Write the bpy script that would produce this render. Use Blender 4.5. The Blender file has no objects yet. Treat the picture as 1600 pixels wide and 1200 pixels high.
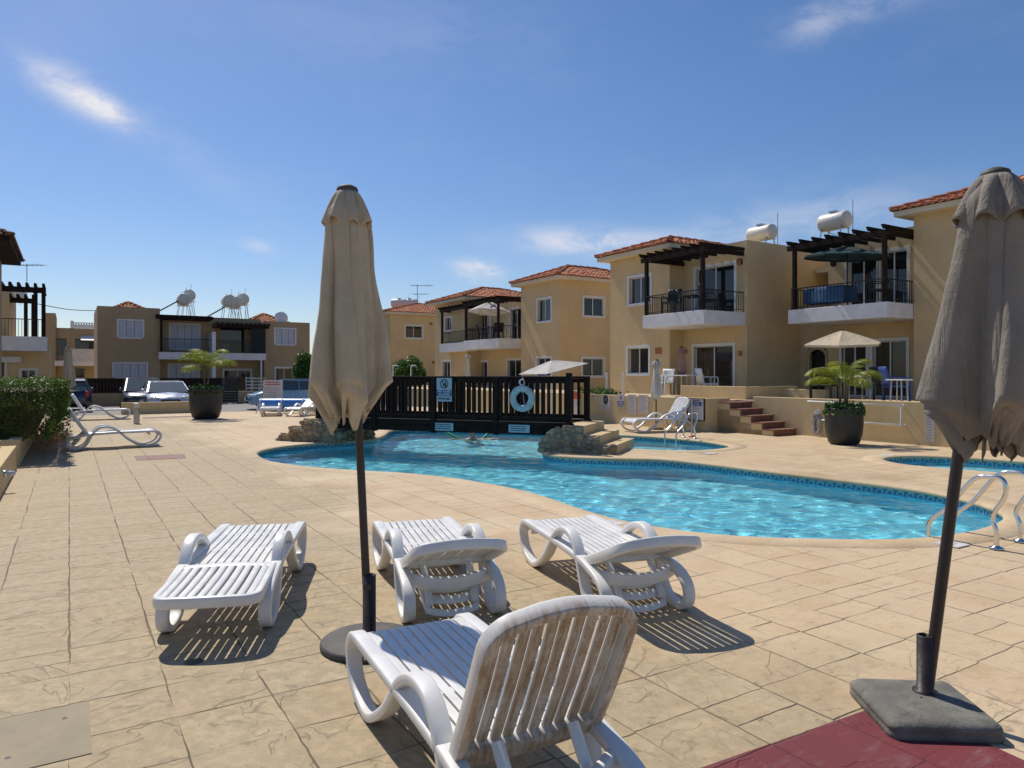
import bpy, bmesh, math, random
from math import sin, cos, pi, atan2, sqrt
from mathutils import Vector, Matrix
from mathutils.geometry import tessellate_polygon
rnd = random.Random(11)
R = math.radians
scene = bpy.context.scene
COL = scene.collection
TH = R(31.7); S_, C_ = sin(TH), cos(TH)
F, HZ, H = 1120.0, 585.0, 1.6          # photograph's focal length and horizon (1600 px wide), eye height

def D(u, v, z=0.0):                     # resort axes (u along the terraces, v across) -> world
    return Vector((v*C_ - u*S_, u*C_ + v*S_, z))
def toUV(x, y): return (-x*S_ + y*C_, x*C_ + y*S_)
def G(px, py, z=0.0):                   # point of the plan read off the photograph, at height z
    d = F*(H - z)/(py - HZ); return Vector(((px-800)/F*d, d, z))
def pv(px, py, v0):                     # point on a facade plane v = v0 -> (u, z)
    r = (px-800)/F; y = v0/(r*C_ + S_); return (-r*y*S_ + y*C_, H + (HZ-py)/F*y)
def pu(px, py, u0):                     # point on a facade plane u = u0 -> (v, z)
    r = (px-800)/F; y = u0/(C_ - r*S_); return (r*y*C_ + y*S_, H + (HZ-py)/F*y)

# ---------------------------------------------------------------- objects
def empty(name, loc=(0, 0, 0), rz=0.0):
    o = bpy.data.objects.new(name, None); COL.objects.link(o)
    o.location = loc; o.rotation_euler = (0, 0, rz); o.empty_display_size = .2
    return o
def tag(o, label=None, cat=None, group=None, kind=None):
    if label: o['label'] = label
    if cat: o['category'] = cat
    if group: o['group'] = group
    if kind: o['kind'] = kind
    return o
def thing(name, label, cat, loc=(0, 0, 0), rz=0.0, group=None):
    return tag(empty(name, loc, rz), label, cat, group)
def children(o): return [c for c in list(COL.objects) if c.parent == o]
def copy_tree(o, parent=None):
    c = o.copy(); COL.objects.link(c)
    if parent is not None:
        c.parent = parent
    for ch in children(o): copy_tree(ch, c)
    return c
def dup(o, loc, rz, label, group=None, scale=None):
    c = copy_tree(o); c.location = loc; c.rotation_euler = (0, 0, rz); c['label'] = label
    if group: c['group'] = group
    if scale: c.scale = (scale,)*3
    return c

class MB:
    def __init__(s): s.v = []; s.f = []; s.sm = []; s.uv = []; s.mi = []; s.cm = 0
    def add(s, vs, fs, smooth=False, uvs=None):
        b = len(s.v); s.v += [tuple(p) for p in vs]
        for k, f in enumerate(fs):
            s.f.append([b+i for i in f]); s.sm.append(smooth); s.mi.append(s.cm)
            s.uv.append(uvs[k] if uvs else None)
        return s
    def hexa(s, p):                     # p: 4 bottom (ccw seen from above), 4 top
        return s.add(p, [(3, 2, 1, 0), (4, 5, 6, 7), (0, 1, 5, 4), (1, 2, 6, 5), (2, 3, 7, 6), (3, 0, 4, 7)])
    def box(s, x0, x1, y0, y1, z0, z1):
        return s.hexa([(x0, y0, z0), (x1, y0, z0), (x1, y1, z0), (x0, y1, z0), (x0, y0, z1), (x1, y0, z1), (x1, y1, z1), (x0, y1, z1)])
    def beam(s, p, q, w, h, up=(0, 0, 1)):
        p, q = Vector(p), Vector(q); d = (q-p).normalized(); up = Vector(up)
        if abs(d.dot(up)) > .99: up = Vector((0, 1, 0))
        a = d.cross(up).normalized()*w/2; n = a.cross(d).normalized()*h/2
        return s.hexa([p-a-n, p+a-n, q+a-n, q-a-n, p-a+n, p+a+n, q+a+n, q-a+n])
    def sweep(s, pts, sec, closed=False, side=None, smooth=True, caps=True):
        """sec: list of (a, n) section points; side: fixed sideways axis (a), n = side x tangent"""
        pts = [Vector(p) for p in pts]; N = len(pts); m = 0; vs = []
        prev = None
        for i in range(N):
            if closed: t = pts[(i+1) % N]-pts[i-1]
            else: t = pts[min(i+1, N-1)]-pts[max(i-1, 0)]
            t = t.normalized()
            if side is not None: a = Vector(side)
            elif prev is None:
                a = Vector((0, 0, 1)).cross(t)
                a = a if a.length > .05 else Vector((1, 0, 0)).cross(t)
            else: a = prev - t*prev.dot(t)
            a = a.normalized(); prev = a; n = t.cross(a).normalized()
            sc = sec(i/(N-1 if not closed else N)) if callable(sec) else sec
            m = len(sc)
            for (x, y) in sc: vs.append(pts[i]+a*x+n*y)
        fs = []
        for i in range(N if closed else N-1):
            j = (i+1) % N
            for k in range(m): fs.append((i*m+k, i*m+(k+1) % m, j*m+(k+1) % m, j*m+k))
        s.add(vs, fs, smooth)
        if caps and not closed:
            s.add([vs[k] for k in range(m)], [tuple(range(m))[::-1]]); s.add(vs[-m:], [tuple(range(m))])
        return s
    def tube(s, pts, r, n=8, closed=False, caps=True, side=None):
        if callable(r): sec = lambda t: [(r(t)*cos(2*pi*k/n), r(t)*sin(2*pi*k/n)) for k in range(n)]
        else: sec = [(r*cos(2*pi*k/n), r*sin(2*pi*k/n)) for k in range(n)]
        return s.sweep(pts, sec, closed, side, True, caps)
    def lathe(s, prof, n=24, c=(0, 0, 0), cap=True):
        vs = []; fs = []; m = len(prof)
        for k in range(n):
            a = 2*pi*k/n
            for (r, z) in prof: vs.append((c[0]+r*cos(a), c[1]+r*sin(a), c[2]+z))
        for k in range(n):
            j = (k+1) % n
            for i in range(m-1): fs.append((k*m+i, j*m+i, j*m+i+1, k*m+i+1))
        s.add(vs, fs, True)
        if cap:
            for i, rev in ((0, True), (m-1, False)):
                if prof[i][0] > 1e-4:
                    ring = [vs[k*m+i] for k in range(n)]; f = tuple(range(n)); s.add(ring, [f[::-1] if rev else f])
        return s
    def prism(s, poly, z0, z1, top=True, bottom=True):
        n = len(poly); vs = [(p[0], p[1], z0) for p in poly]+[(p[0], p[1], z1) for p in poly]
        fs = [(i, (i+1) % n, n+(i+1) % n, n+i) for i in range(n)]
        if top: fs.append(tuple(range(n, 2*n)))
        if bottom: fs.append(tuple(range(n))[::-1])
        return s.add(vs, fs)
    def grid(s, fn, nu, nv, smooth=True, closedu=False):
        vs = [fn(i/(nu if closedu else nu-1), j/(nv-1)) for i in range(nu) for j in range(nv)]
        fs = []
        for i in range(nu if closedu else nu-1):
            k = (i+1) % nu
            for j in range(nv-1): fs.append((i*nv+j, k*nv+j, k*nv+j+1, i*nv+j+1))
        return s.add(vs, fs, smooth)
    def ico(s, c, r, sub=1, jit=0.0, sq=(1, 1, 1), smooth=True, rg=None):
        bm = bmesh.new(); bmesh.ops.create_icosphere(bm, subdivisions=sub, radius=1.0)
        rg = rg or rnd
        vs = []
        for v in bm.verts:
            k = r*(1+rg.uniform(-jit, jit)); vs.append((c[0]+v.co.x*k*sq[0], c[1]+v.co.y*k*sq[1], c[2]+v.co.z*k*sq[2]))
        fs = [[v.index for v in f.verts] for f in bm.faces]; bm.free()
        return s.add(vs, fs, smooth)
    def build(s, name, mat, parent=None, loc=None, rz=0.0, bevel=0.0, solid=0.0, sub=0, merge=False):
        me = bpy.data.meshes.new(name); me.from_pydata(s.v, [], s.f)
        for m in (mat if isinstance(mat, (list, tuple)) else [mat]): me.materials.append(m)
        me.polygons.foreach_set('use_smooth', s.sm)
        me.polygons.foreach_set('material_index', s.mi)
        if any(u is not None for u in s.uv):
            ul = me.uv_layers.new(name='UVMap'); k = 0
            for u in range(len(s.f)):
                for q in range(len(s.f[u])):
                    if s.uv[u] is not None: ul.data[k].uv = s.uv[u][q]
                    k += 1
        me.update()
        if merge:
            bm = bmesh.new(); bm.from_mesh(me); bmesh.ops.remove_doubles(bm, verts=bm.verts, dist=1e-4); bm.to_mesh(me); bm.free()
        o = bpy.data.objects.new(name, me); COL.objects.link(o)
        if parent is not None: o.parent = parent
        if loc is not None: o.location = loc; o.rotation_euler = (0, 0, rz)
        if solid:
            md = o.modifiers.new('Solidify', 'SOLIDIFY'); md.thickness = solid; md.offset = 0
        if bevel:
            md = o.modifiers.new('Bevel', 'BEVEL'); md.width = bevel; md.segments = 2; md.limit_method = 'ANGLE'; md.angle_limit = R(40)
        if sub:
            md = o.modifiers.new('Subdivision', 'SUBSURF'); md.levels = sub; md.render_levels = sub
        return o

def rrect(w, h, r=None, n=3):           # rounded rectangle section
    r = r or min(w, h)*.35; out = []
    for cx, cy, a0 in ((w/2-r, h/2-r, 0), (-w/2+r, h/2-r, 90), (-w/2+r, -h/2+r, 180), (w/2-r, -h/2+r, 270)):
        for k in range(n): a = R(a0+90*k/(n-1)); out.append((cx+r*cos(a), cy+r*sin(a)))
    return out
def catmull(P, per=8, closed=True):
    P = [Vector(p) for p in P]; n = len(P); out = []
    for i in range(n if closed else n-1):
        if closed: a, b, c, d = P[i-1], P[i], P[(i+1) % n], P[(i+2) % n]
        else: a, b, c, d = P[max(i-1, 0)], P[i], P[i+1], P[min(i+2, n-1)]
        for k in range(per):
            t = k/per
            out.append(.5*((2*b)+(c-a)*t+(2*a-5*b+4*c-d)*t*t+(3*b-a-3*c+d)*t*t*t))
    if not closed: out.append(P[-1])
    return out
def resample(P, step, closed=True):
    P = [Vector(p) for p in P]; Q = P+[P[0]] if closed else P
    L = [0]
    for i in range(1, len(Q)): L.append(L[-1]+(Q[i]-Q[i-1]).length)
    n = max(3, int(round(L[-1]/step))); out = []; j = 0
    for k in range(n if closed else n+1):
        t = L[-1]*k/n
        while j < len(L)-2 and L[j+1] < t: j += 1
        f = (t-L[j])/max(L[j+1]-L[j], 1e-9); out.append(Q[j].lerp(Q[j+1], f))
    return out

# ---------------------------------------------------------------- materials
class NT:
    def __init__(s, name):
        s.mat = bpy.data.materials.new(name); s.mat.use_nodes = True; s.t = s.mat.node_tree; s.n = s.t.nodes; s.n.clear()
        s.out = s.n.new('ShaderNodeOutputMaterial')
    def new(s, typ, **kw):
        n = s.n.new(typ)
        for k, v in kw.items(): setattr(n, k, v)
        return n
    def lk(s, a, b): s.t.links.new(a, b)
    def put(s, sock, val):
        if isinstance(val, bpy.types.NodeSocket): s.lk(val, sock)
        elif isinstance(val, (tuple, list)) and sock.type == 'RGBA' and len(val) == 3: sock.default_value = (*val, 1)
        else: sock.default_value = val
    def math(s, op, a, b=0.0, c=None, clamp=False):
        n = s.new('ShaderNodeMath', operation=op, use_clamp=clamp); s.put(n.inputs[0], a); s.put(n.inputs[1], b)
        if c is not None: s.put(n.inputs[2], c)
        return n.outputs[0]
    def mix(s, f, a, b, mode='MIX'):
        n = s.new('ShaderNodeMix', data_type='RGBA', blend_type=mode); s.put(n.inputs[0], f); s.put(n.inputs[6], a); s.put(n.inputs[7], b); return n.outputs[2]
    def noise(s, vec, scale, detail=4, rough=.55, dist=0.0, dim='3D', w=None):
        n = s.new('ShaderNodeTexNoise', noise_dimensions=dim); s.put(n.inputs['Scale'], scale); s.put(n.inputs['Detail'], detail)
        s.put(n.inputs['Roughness'], rough); s.put(n.inputs['Distortion'], dist)
        if vec is not None: s.put(n.inputs['Vector'], vec)
        if w is not None: s.put(n.inputs['W'], w)
        return n.outputs[0]
    def smooth(s, x, a, b, lo=0.0, hi=1.0):
        n = s.new('ShaderNodeMapRange', interpolation_type='SMOOTHSTEP'); s.put(n.inputs[0], x)
        for k, v in zip((1, 2, 3, 4), (a, b, lo, hi)): s.put(n.inputs[k], v)
        return n.outputs[0]
    def ramp(s, x, stops):
        n = s.new('ShaderNodeValToRGB'); s.put(n.inputs[0], x); e = n.color_ramp.elements
        while len(e) < len(stops): e.new(.5)
        for k, (p, c) in enumerate(stops): e[k].position = p; e[k].color = (*c, 1)
        return n.outputs[0]
    def pos(s): return s.new('ShaderNodeNewGeometry').outputs['Position']
    def obj(s): return s.new('ShaderNodeTexCoord').outputs['Object']
    def xyz(s, v):
        n = s.new('ShaderNodeSeparateXYZ'); s.lk(v, n.inputs[0]); return n.outputs
    def vec(s, x, y, z=0.0):
        n = s.new('ShaderNodeCombineXYZ'); s.put(n.inputs[0], x); s.put(n.inputs[1], y); s.put(n.inputs[2], z); return n.outputs[0]
    def bump(s, h, strength=.3, dist=.02, nrm=None):
        n = s.new('ShaderNodeBump'); s.put(n.inputs['Height'], h); s.put(n.inputs['Strength'], strength); s.put(n.inputs['Distance'], dist)
        if nrm is not None: s.lk(nrm, n.inputs['Normal'])
        return n.outputs[0]
    def bsdf(s, col, rough=.6, metal=0.0, nrm=None, spec=.5, coat=0.0, trans=0.0, sheen=0.0):
        n = s.new('ShaderNodeBsdfPrincipled'); s.put(n.inputs['Base Color'], col); s.put(n.inputs['Roughness'], rough); s.put(n.inputs['Metallic'], metal)
        s.put(n.inputs['Specular IOR Level'], spec); s.put(n.inputs['Coat Weight'], coat); s.put(n.inputs['Sheen Weight'], sheen)
        if coat: n.inputs['Coat Roughness'].default_value = .05
        if nrm is not None: s.lk(nrm, n.inputs['Normal'])
        return n
    def done(s, sh):
        s.lk(sh.outputs[0] if hasattr(sh, 'outputs') else sh, s.out.inputs['Surface']); return s.mat

def mat(name, col, rough=.6, metal=0.0, var=.12, vs=3.0, bs=40.0, bump=.1, bd=.01, spec=.5, coat=0.0, dirt=None, dirts=1.2, dirtc=(.12, .1, .07), world=False):
    t = NT(name); p = t.pos() if world else t.obj()
    n = t.noise(p, vs, 5)
    f = t.smooth(n, .3, .7, 1-var, 1+var)
    c = t.mix(1.0, col, t.vec(f, f, f), 'MULTIPLY')
    if dirt:
        d = t.noise(p, dirts, 6, .65); c = t.mix(t.smooth(d, .5, .75, 0, dirt), c, dirtc)
    nr = t.bump(t.noise(p, bs, 3), bump, bd) if bump else None
    r = t.smooth(n, .3, .7, max(rough-.06, .02), min(rough+.06, 1))
    return t.done(t.bsdf(c, r, metal, nr, spec, coat))

def stucco(name, col):
    t = NT(name); p = t.pos(); x, y, z = t.xyz(p)
    n1 = t.noise(p, .7, 5, .6); n2 = t.noise(p, 6, 5, .6)
    # faint vertical run-off streaks and a dusty tide mark, part of the render coat
    st = t.noise(t.vec(t.math('MULTIPLY', x, 5), t.math('MULTIPLY', y, 5), t.math('MULTIPLY', z, .35)), 1.0, 4, .6)
    f = t.math('ADD', t.smooth(n1, .3, .7, .93, 1.05), t.smooth(n2, .3, .7, -.025, .025))
    f = t.math('MULTIPLY', f, t.smooth(st, .25, .75, .97, 1.02))
    c = t.mix(1.0, col, t.vec(f, f, f), 'MULTIPLY')
    nr = t.bump(t.noise(p, 60, 4, .7), .35, .012)
    return t.done(t.bsdf(c, .9, 0, nr, .2))

M = {}
def fabric(name, col, tr=.35):
    t = NT(name); p = t.obj(); x, y, z = t.xyz(p); n = t.noise(p, 5, 5, .6); f = t.smooth(n, .3, .7, .90, 1.07)
    d = t.noise(p, 2.2, 6, .7)
    c = t.mix(1.0, col, t.vec(f, f, f), 'MULTIPLY'); c = t.mix(t.smooth(d, .50, .78, 0, .38), c, tuple(k*.55 for k in col))
    sk = t.noise(t.vec(t.math('MULTIPLY', x, 9), t.math('MULTIPLY', y, 9), t.math('MULTIPLY', z, 1.6)), 1.0, 5, .62, .6)   # long soft creases
    cr = t.noise(p, 11, 4, .6, 1.6)
    h = t.math('ADD', t.math('MULTIPLY', sk, 1.0), t.math('MULTIPLY', cr, .22)); h = t.math('ADD', h, t.math('MULTIPLY', t.noise(p, 420, 1), .03))
    nr = t.bump(h, .95, .034)
    a = t.bsdf(c, .9, 0, nr, .15, sheen=.1)
    b = t.new('ShaderNodeBsdfTranslucent'); t.put(b.inputs[0], c); t.lk(nr, b.inputs['Normal'])
    m = t.new('ShaderNodeMixShader'); m.inputs[0].default_value = tr; t.lk(a.outputs[0], m.inputs[1]); t.lk(b.outputs[0], m.inputs[2])
    return t.done(m)
def leafmat(name, c1, c2, tr=.35, sc=3.0):
    t = NT(name); p = t.pos(); oi = t.new('ShaderNodeNewGeometry').outputs['Random Per Island']
    n = t.math('ADD', t.math('MULTIPLY', oi, .6), t.math('MULTIPLY', t.noise(p, sc, 3), .6))
    c = t.mix(t.smooth(n, .25, .85), c1, c2)
    a = t.bsdf(c, .45, 0, None, .4)
    b = t.new('ShaderNodeBsdfTranslucent'); t.put(b.inputs[0], t.mix(1.0, c, (1.3, 1.5, .6), 'MULTIPLY'))
    m = t.new('ShaderNodeMixShader'); m.inputs[0].default_value = tr; t.lk(a.outputs[0], m.inputs[1]); t.lk(b.outputs[0], m.inputs[2])
    return t.done(m)

def deckmat(name, tint=None, joints=True):
    t = NT(name); p = t.pos(); x, y, z = t.xyz(p)
    u = t.math('ADD', t.math('MULTIPLY', x, -S_), t.math('MULTIPLY', y, C_)); v = t.math('ADD', t.math('MULTIPLY', x, C_), t.math('MULTIPLY', y, S_))
    def wob(s, sc, amp): return t.math('MULTIPLY', t.math('SUBTRACT', t.noise(t.vec(u, v, s), sc, 3, .6), .5), amp)
    u2 = t.math('ADD', u, wob(0.0, 3.0, .034)); v2 = t.math('ADD', v, wob(5.0, 3.0, .034))
    tv, tu = .43, .41
    cv = t.math('DIVIDE', v2, tv); col = t.math('FLOOR', cv)
    def wn(vec): n = t.new('ShaderNodeTexWhiteNoise', noise_dimensions='3D'); t.lk(vec, n.inputs['Vector']); return n.outputs[0]
    h0 = wn(t.vec(col, 7.0, 1.0))
    ur = t.math('ADD', t.math('DIVIDE', u2, tu), t.math('MULTIPLY', h0, .07)); row = t.math('FLOOR', ur)
    fv, fu = t.math('FRACT', cv), t.math('FRACT', ur)
    # a stone is sometimes halved lengthways, sometimes joined with its neighbour
    half = t.math('GREATER_THAN', wn(t.vec(col, row, 3.0)), .84)
    fu2 = t.mix(half, t.vec(fu, 0, 0), t.vec(t.math('FRACT', t.math('MULTIPLY', fu, 2.0)), 0, 0)); fu2 = t.xyz(fu2)[0]
    tu2 = t.math('SUBTRACT', tu, t.math('MULTIPLY', half, tu/2))
    dv = t.math('MULTIPLY', t.math('MINIMUM', fv, t.math('SUBTRACT', 1.0, fv)), tv); du = t.math('MULTIPLY', t.math('MINIMUM', fu2, t.math('SUBTRACT', 1.0, fu2)), tu2)
    weak_u = t.math('MULTIPLY', t.smooth(t.noise(t.vec(t.math('MULTIPLY', u, .8), t.math('MULTIPLY', v, .8), 9.0), 1.3, 2), .46, .64), .005)
    weak_v = t.math('MULTIPLY', t.smooth(t.noise(t.vec(t.math('MULTIPLY', u, .8), t.math('MULTIPLY', v, .8), 2.0), 1.3, 2), .46, .64), .005)
    d = t.math('MINIMUM', t.math('ADD', du, weak_u), t.math('ADD', dv, weak_v))
    tr = wn(t.vec(col, t.math('ADD', row, t.math('MULTIPLY', half, t.math('MULTIPLY', t.math('FLOOR', t.math('MULTIPLY', fu, 2.0)), .5))), 5.0))
    jw = t.smooth(t.noise(p, 2.3, 3), .3, .7, .004, .009)
    groove = t.smooth(d, t.math('MULTIPLY', jw, .25), jw)           # 0 in the joint
    sp = t.vec(t.math('ADD', u, t.math('MULTIPLY', tr, 37.0)), v, t.math('MULTIPLY', tr, 11.0))
    big = t.noise(p, .28, 4, .6); mid = t.noise(p, 1.1, 5, .6)
    n1 = t.noise(sp, 1.35, 4.5, .52, .7)
    st = t.math('MULTIPLY', n1, 8.0); fr = t.math('FRACT', st)
    step = t.math('ADD', t.math('FLOOR', st), t.smooth(fr, 0, .12))
    vein = t.math('MULTIPLY', t.math('MULTIPLY', t.smooth(fr, 0, .16, 1, 0), t.smooth(fr, 0, .012, 0, 1)), t.smooth(t.noise(p, 5, 4, .65), .34, .58))
    slate = t.math('MULTIPLY', t.smooth(t.noise(sp, 1.1, 3), .30, .46), t.smooth(t.math('ADD', v, t.math('MULTIPLY', u, .55)), 6.6, 3.6, .12, 1.0))                  # how strongly this stone was textured
    fine = t.noise(p, 55, 5, .7); grain = t.noise(t.vec(t.math('MULTIPLY', u, 16), t.math('MULTIPLY', v, 5)), 1.0, 6, .68)
    crev = t.noise(p, 13, 6, .72)
    c = t.mix(t.smooth(mid, .35, .68), (.585, .445, .285), (.54, .385, .228))
    c = t.mix(t.smooth(t.math('ADD', t.math('MULTIPLY', tr, .5), t.math('MULTIPLY', n1, .6)), .35, .85, 0, .75), c, (.63, .495, .31))
    c = t.mix(t.smooth(t.noise(sp, 1.7, 4), .56, .74, 0, .55), c, (.52, .32, .15))
    gl = t.math('ADD', big, t.smooth(v, 4.6, .6, -.13, .25))         # more grime along the left
    gr = t.math('MULTIPLY', t.smooth(gl, .40, .62), t.smooth(crev, .34, .62, .50, 1.0))
    c = t.mix(t.math('MULTIPLY', gr, .72), c, (.285, .23, .13))
    c = t.mix(t.smooth(grain, .52, .72, 0, .36), c, (.24, .19, .13))
    c = t.mix(t.math('MULTIPLY', vein, t.math('MULTIPLY', slate, .62)), c, (.16, .125, .08))
    pit = t.noise(sp, 6, 6, .75); c = t.mix(t.math('MULTIPLY', t.smooth(pit, .52, .66, 0, .45), slate), c, (.23, .185, .12))
    spk = t.noise(p, 24, 4, .72); c = t.mix(t.smooth(spk, .58, .70, 0, .5), c, (.18, .145, .095))
    if tint:
        wear = t.noise(t.vec(t.math('MULTIPLY', u, 14), t.math('MULTIPLY', v, 3)), 1.0, 6, .7)
        c = t.mix(t.smooth(wear, .5, .74, 0, .6), tint, tuple(.5*k+.16 for k in tint))
        c = t.mix(t.smooth(mid, .3, .7, 0, .35), c, tuple(k*.6 for k in tint))
    if joints:
        jd = t.smooth(t.noise(p, .9, 3), .35, .65, .55, .92)
        c = t.mix(t.math('MULTIPLY', t.math('SUBTRACT', 1.0, groove), jd if not tint else .3), c, (.075, .058, .04) if not tint else tuple(k*.45 for k in tint))
    c = t.mix(t.smooth(tr, .75, 1.0, 0, .25), c, (.36, .28, .175))
    h = t.math('ADD', t.math('MULTIPLY', t.math('MULTIPLY', step, slate), .22), t.math('MULTIPLY', fine, .10))
    h = t.math('ADD', h, t.math('MULTIPLY', grain, .16)); h = t.math('ADD', h, t.math('MULTIPLY', mid, .4)); h = t.math('ADD', h, t.math('MULTIPLY', crev, .12))
    if joints: h = t.math('ADD', h, t.math('MULTIPLY', groove, .45))
    nr = t.bump(h, .7, .024)
    return t.done(t.bsdf(c, .72, 0, nr, .35))

def tilemat(name):                       # waterline mosaic: dark band with pale interlaced rings, then plain blue
    t = NT(name); uv = t.new('ShaderNodeUVMap').outputs[0]; sx, sz, _ = t.xyz(uv)
    per = .15; a = t.math('SUBTRACT', t.math('FRACT', t.math('DIVIDE', sx, per)), .5); b = t.math('DIVIDE', t.math('ADD', sz, .115), .16)
    rr = t.math('SQRT', t.math('ADD', t.math('POWER', t.math('MULTIPLY', t.math('ADD', a, t.math('MULTIPLY', b, .35)), 1.05), 2), t.math('POWER', t.math('MULTIPLY', b, 1.0), 2)))
    ring = t.math('MULTIPLY', t.smooth(rr, .22, .27), t.smooth(rr, .43, .38))
    band = t.math('MULTIPLY', t.smooth(sz, -.02, -.025), t.smooth(sz, -.215, -.21))
    grid = t.math('MINIMUM', t.smooth(t.math('ABSOLUTE', t.math('SUBTRACT', t.math('FRACT', t.math('MULTIPLY', sx, 40)), .5)), .5, .44), t.smooth(t.math('ABSOLUTE', t.math('SUBTRACT', t.math('FRACT', t.math('MULTIPLY', sz, 40)), .5)), .5, .44))
    c = t.mix(band, (.17, .63, .82), t.mix(ring, (.03, .16, .30), (.22, .42, .46)))
    n = t.noise(t.pos(), 9, 3); f = t.math('MULTIPLY', t.smooth(n, .3, .7, .85, 1.12), t.smooth(grid, 0, 1, .88, 1))
    c = t.mix(1.0, c, t.vec(f, f, f), 'MULTIPLY')
    return t.done(t.bsdf(c, .25, 0, None, .5))
def floormat(name):
    t = NT(name); p = t.pos(); x, y, z = t.xyz(p)
    n = t.noise(p, 6, 4); f = t.smooth(n, .3, .7, .9, 1.08)
    gr = t.math('MINIMUM', t.smooth(t.math('ABSOLUTE', t.math('SUBTRACT', t.math('FRACT', t.math('MULTIPLY', x, 20)), .5)), .5, .45), t.smooth(t.math('ABSOLUTE', t.math('SUBTRACT', t.math('FRACT', t.math('MULTIPLY', y, 20)), .5)), .5, .45))
    f = t.math('MULTIPLY', f, t.smooth(gr, 0, 1, .9, 1))
    c = t.mix(1.0, (.36, .85, .95), t.vec(f, f, f), 'MULTIPLY')
    return t.done(t.bsdf(c, .4, 0, None, .4))
def watermat(name):
    t = NT(name); p = t.pos()
    nr = t.bump(t.noise(p, 9.0, 3, .55, .5), .35, .012)
    g = t.new('ShaderNodeBsdfGlass'); g.inputs['IOR'].default_value = 1.33; g.inputs['Roughness'].default_value = 0.0; t.put(g.inputs[0], (.82, .97, 1.0)); t.lk(nr, g.inputs['Normal'])
    return t.done(g)
def stained(name):
    # weathered resin: grime only on the side that faces the back (object-space normal)
    t = NT(name); tc = t.new('ShaderNodeTexCoord'); p = tc.outputs['Object']; x, y, z = t.xyz(p); nx, ny, nz = t.xyz(tc.outputs['Normal'])
    n = t.noise(p, 7, 6, .7); n2 = t.noise(t.vec(t.math('MULTIPLY', x, 60), t.math('MULTIPLY', y, 6), t.math('MULTIPLY', z, 6)), 1, 5, .7)
    back = t.smooth(ny, -.25, -.75)
    side = t.smooth(t.math('ABSOLUTE', nx), .25, .8)
    c = t.mix(t.math('MULTIPLY', t.smooth(n, .34, .60, .25, .95), t.math('MAXIMUM', t.math('MULTIPLY', back, .75), t.math('MULTIPLY', side, .2))), (.74, .72, .68), (.36, .215, .085))
    c = t.mix(t.math('MULTIPLY', t.smooth(n2, .42, .66, 0, .68), t.math('MAXIMUM', back, t.math('MULTIPLY', side, .25))), c, (.235, .13, .045))
    sp = t.noise(p, 90, 3, .6); c = t.mix(t.math('MULTIPLY', t.smooth(sp, .62, .68, 0, .7), back), c, (.11, .065, .03))
    return t.done(t.bsdf(c, .45, 0, t.bump(n, .1, .005), .4))
def tilesmat(name, c1, c2):
    t = NT(name); oi = t.new('ShaderNodeNewGeometry').outputs['Random Per Island']; p = t.pos()
    c = t.mix(oi, c1, c2); n = t.noise(p, 4, 5, .65); c = t.mix(t.smooth(n, .5, .8, 0, .55), c, (.17, .12, .09))
    return t.done(t.bsdf(c, .85, 0, t.bump(t.noise(p, 30, 3), .2, .01), .2))
def cobble(name):
    t = NT(name); oi = t.new('ShaderNodeNewGeometry').outputs['Random Per Island']; p = t.pos(); n = t.noise(p, 5, 6, .65)
    c = t.ramp(t.math('ADD', t.math('MULTIPLY', oi, .7), t.math('MULTIPLY', n, .35)), [(0, (.17, .135, .095)), (.35, (.30, .22, .14)), (.65, (.40, .28, .17)), (1, (.46, .37, .25))])
    return t.done(t.bsdf(c, .8, 0, t.bump(t.noise(p, 18, 5), .4, .02), .3))

def glassmat(name, col=(.015, .017, .02), rough=.03, curt=None):
    t = NT(name); p = t.obj(); c = col
    if curt:
        x, y, z = t.xyz(p); w = t.noise(t.vec(t.math('MULTIPLY', t.math('ADD', x, y), 14), 0, t.math('MULTIPLY', z, .3)), 1, 3)
        c = t.mix(t.smooth(w, .35, .65), tuple(k*.6 for k in curt), curt)
    n = t.noise(p, 2.2, 2)
    return t.done(t.bsdf(c, rough, 0, t.bump(n, .04, .01), .6))

M['stucco'] = stucco('ochre stucco', (.63, .475, .268))
M['stucco_pale'] = stucco('cream stucco', (.62, .47, .27))
M['stucco_wall'] = stucco('yellow garden stucco', (.64, .49, .27))
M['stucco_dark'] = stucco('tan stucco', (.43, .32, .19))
M['soffit'] = stucco('cream soffit', (.70, .62, .47))
M['white'] = mat('white paint', (.72, .73, .73), .5, var=.05, bump=.05, bs=30)
M['slab'] = mat('white balcony paint', (.74, .74, .75), .7, var=.06, bump=.08, dirt=.25, dirts=2.0, dirtc=(.4, .36, .3))
M['frame'] = mat('white window frame', (.68, .69, .69), .4, var=.04, bump=0)
M['upvc'] = mat('white resin', (.75, .735, .70), .38, var=.05, vs=6, bump=.04, bs=60, dirt=.18, dirts=3.5, dirtc=(.45, .38, .28))
M['stained'] = stained('stained white resin')
M['glass'] = glassmat('dark window glass')
M['glass_curtain'] = glassmat('window glass with drawn curtain', curt=(.07, .06, .045))
M['shutter'] = mat('white shutter', (.55, .57, .62), .5, var=.06, bump=0)
M['wood'] = mat('dark stained timber', (.021, .0125, .009), .8, var=.35, vs=8, bump=.25, bs=30, spec=.2)
M['iron'] = mat('black iron', (.012, .012, .013), .45, var=.2, bump=.05)
M['pole'] = mat('brown painted steel', (.030, .019, .015), .42, var=.25, vs=9, bump=.08, bs=60, dirt=.3, dirts=7, dirtc=(.07, .045, .03))
M['tile'] = tilesmat('clay roof tile', (.36, .125, .065), (.55, .245, .135))
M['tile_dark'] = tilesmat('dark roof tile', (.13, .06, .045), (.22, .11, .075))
M['canvas'] = fabric('beige canvas', (.66, .555, .40), .22)
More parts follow.
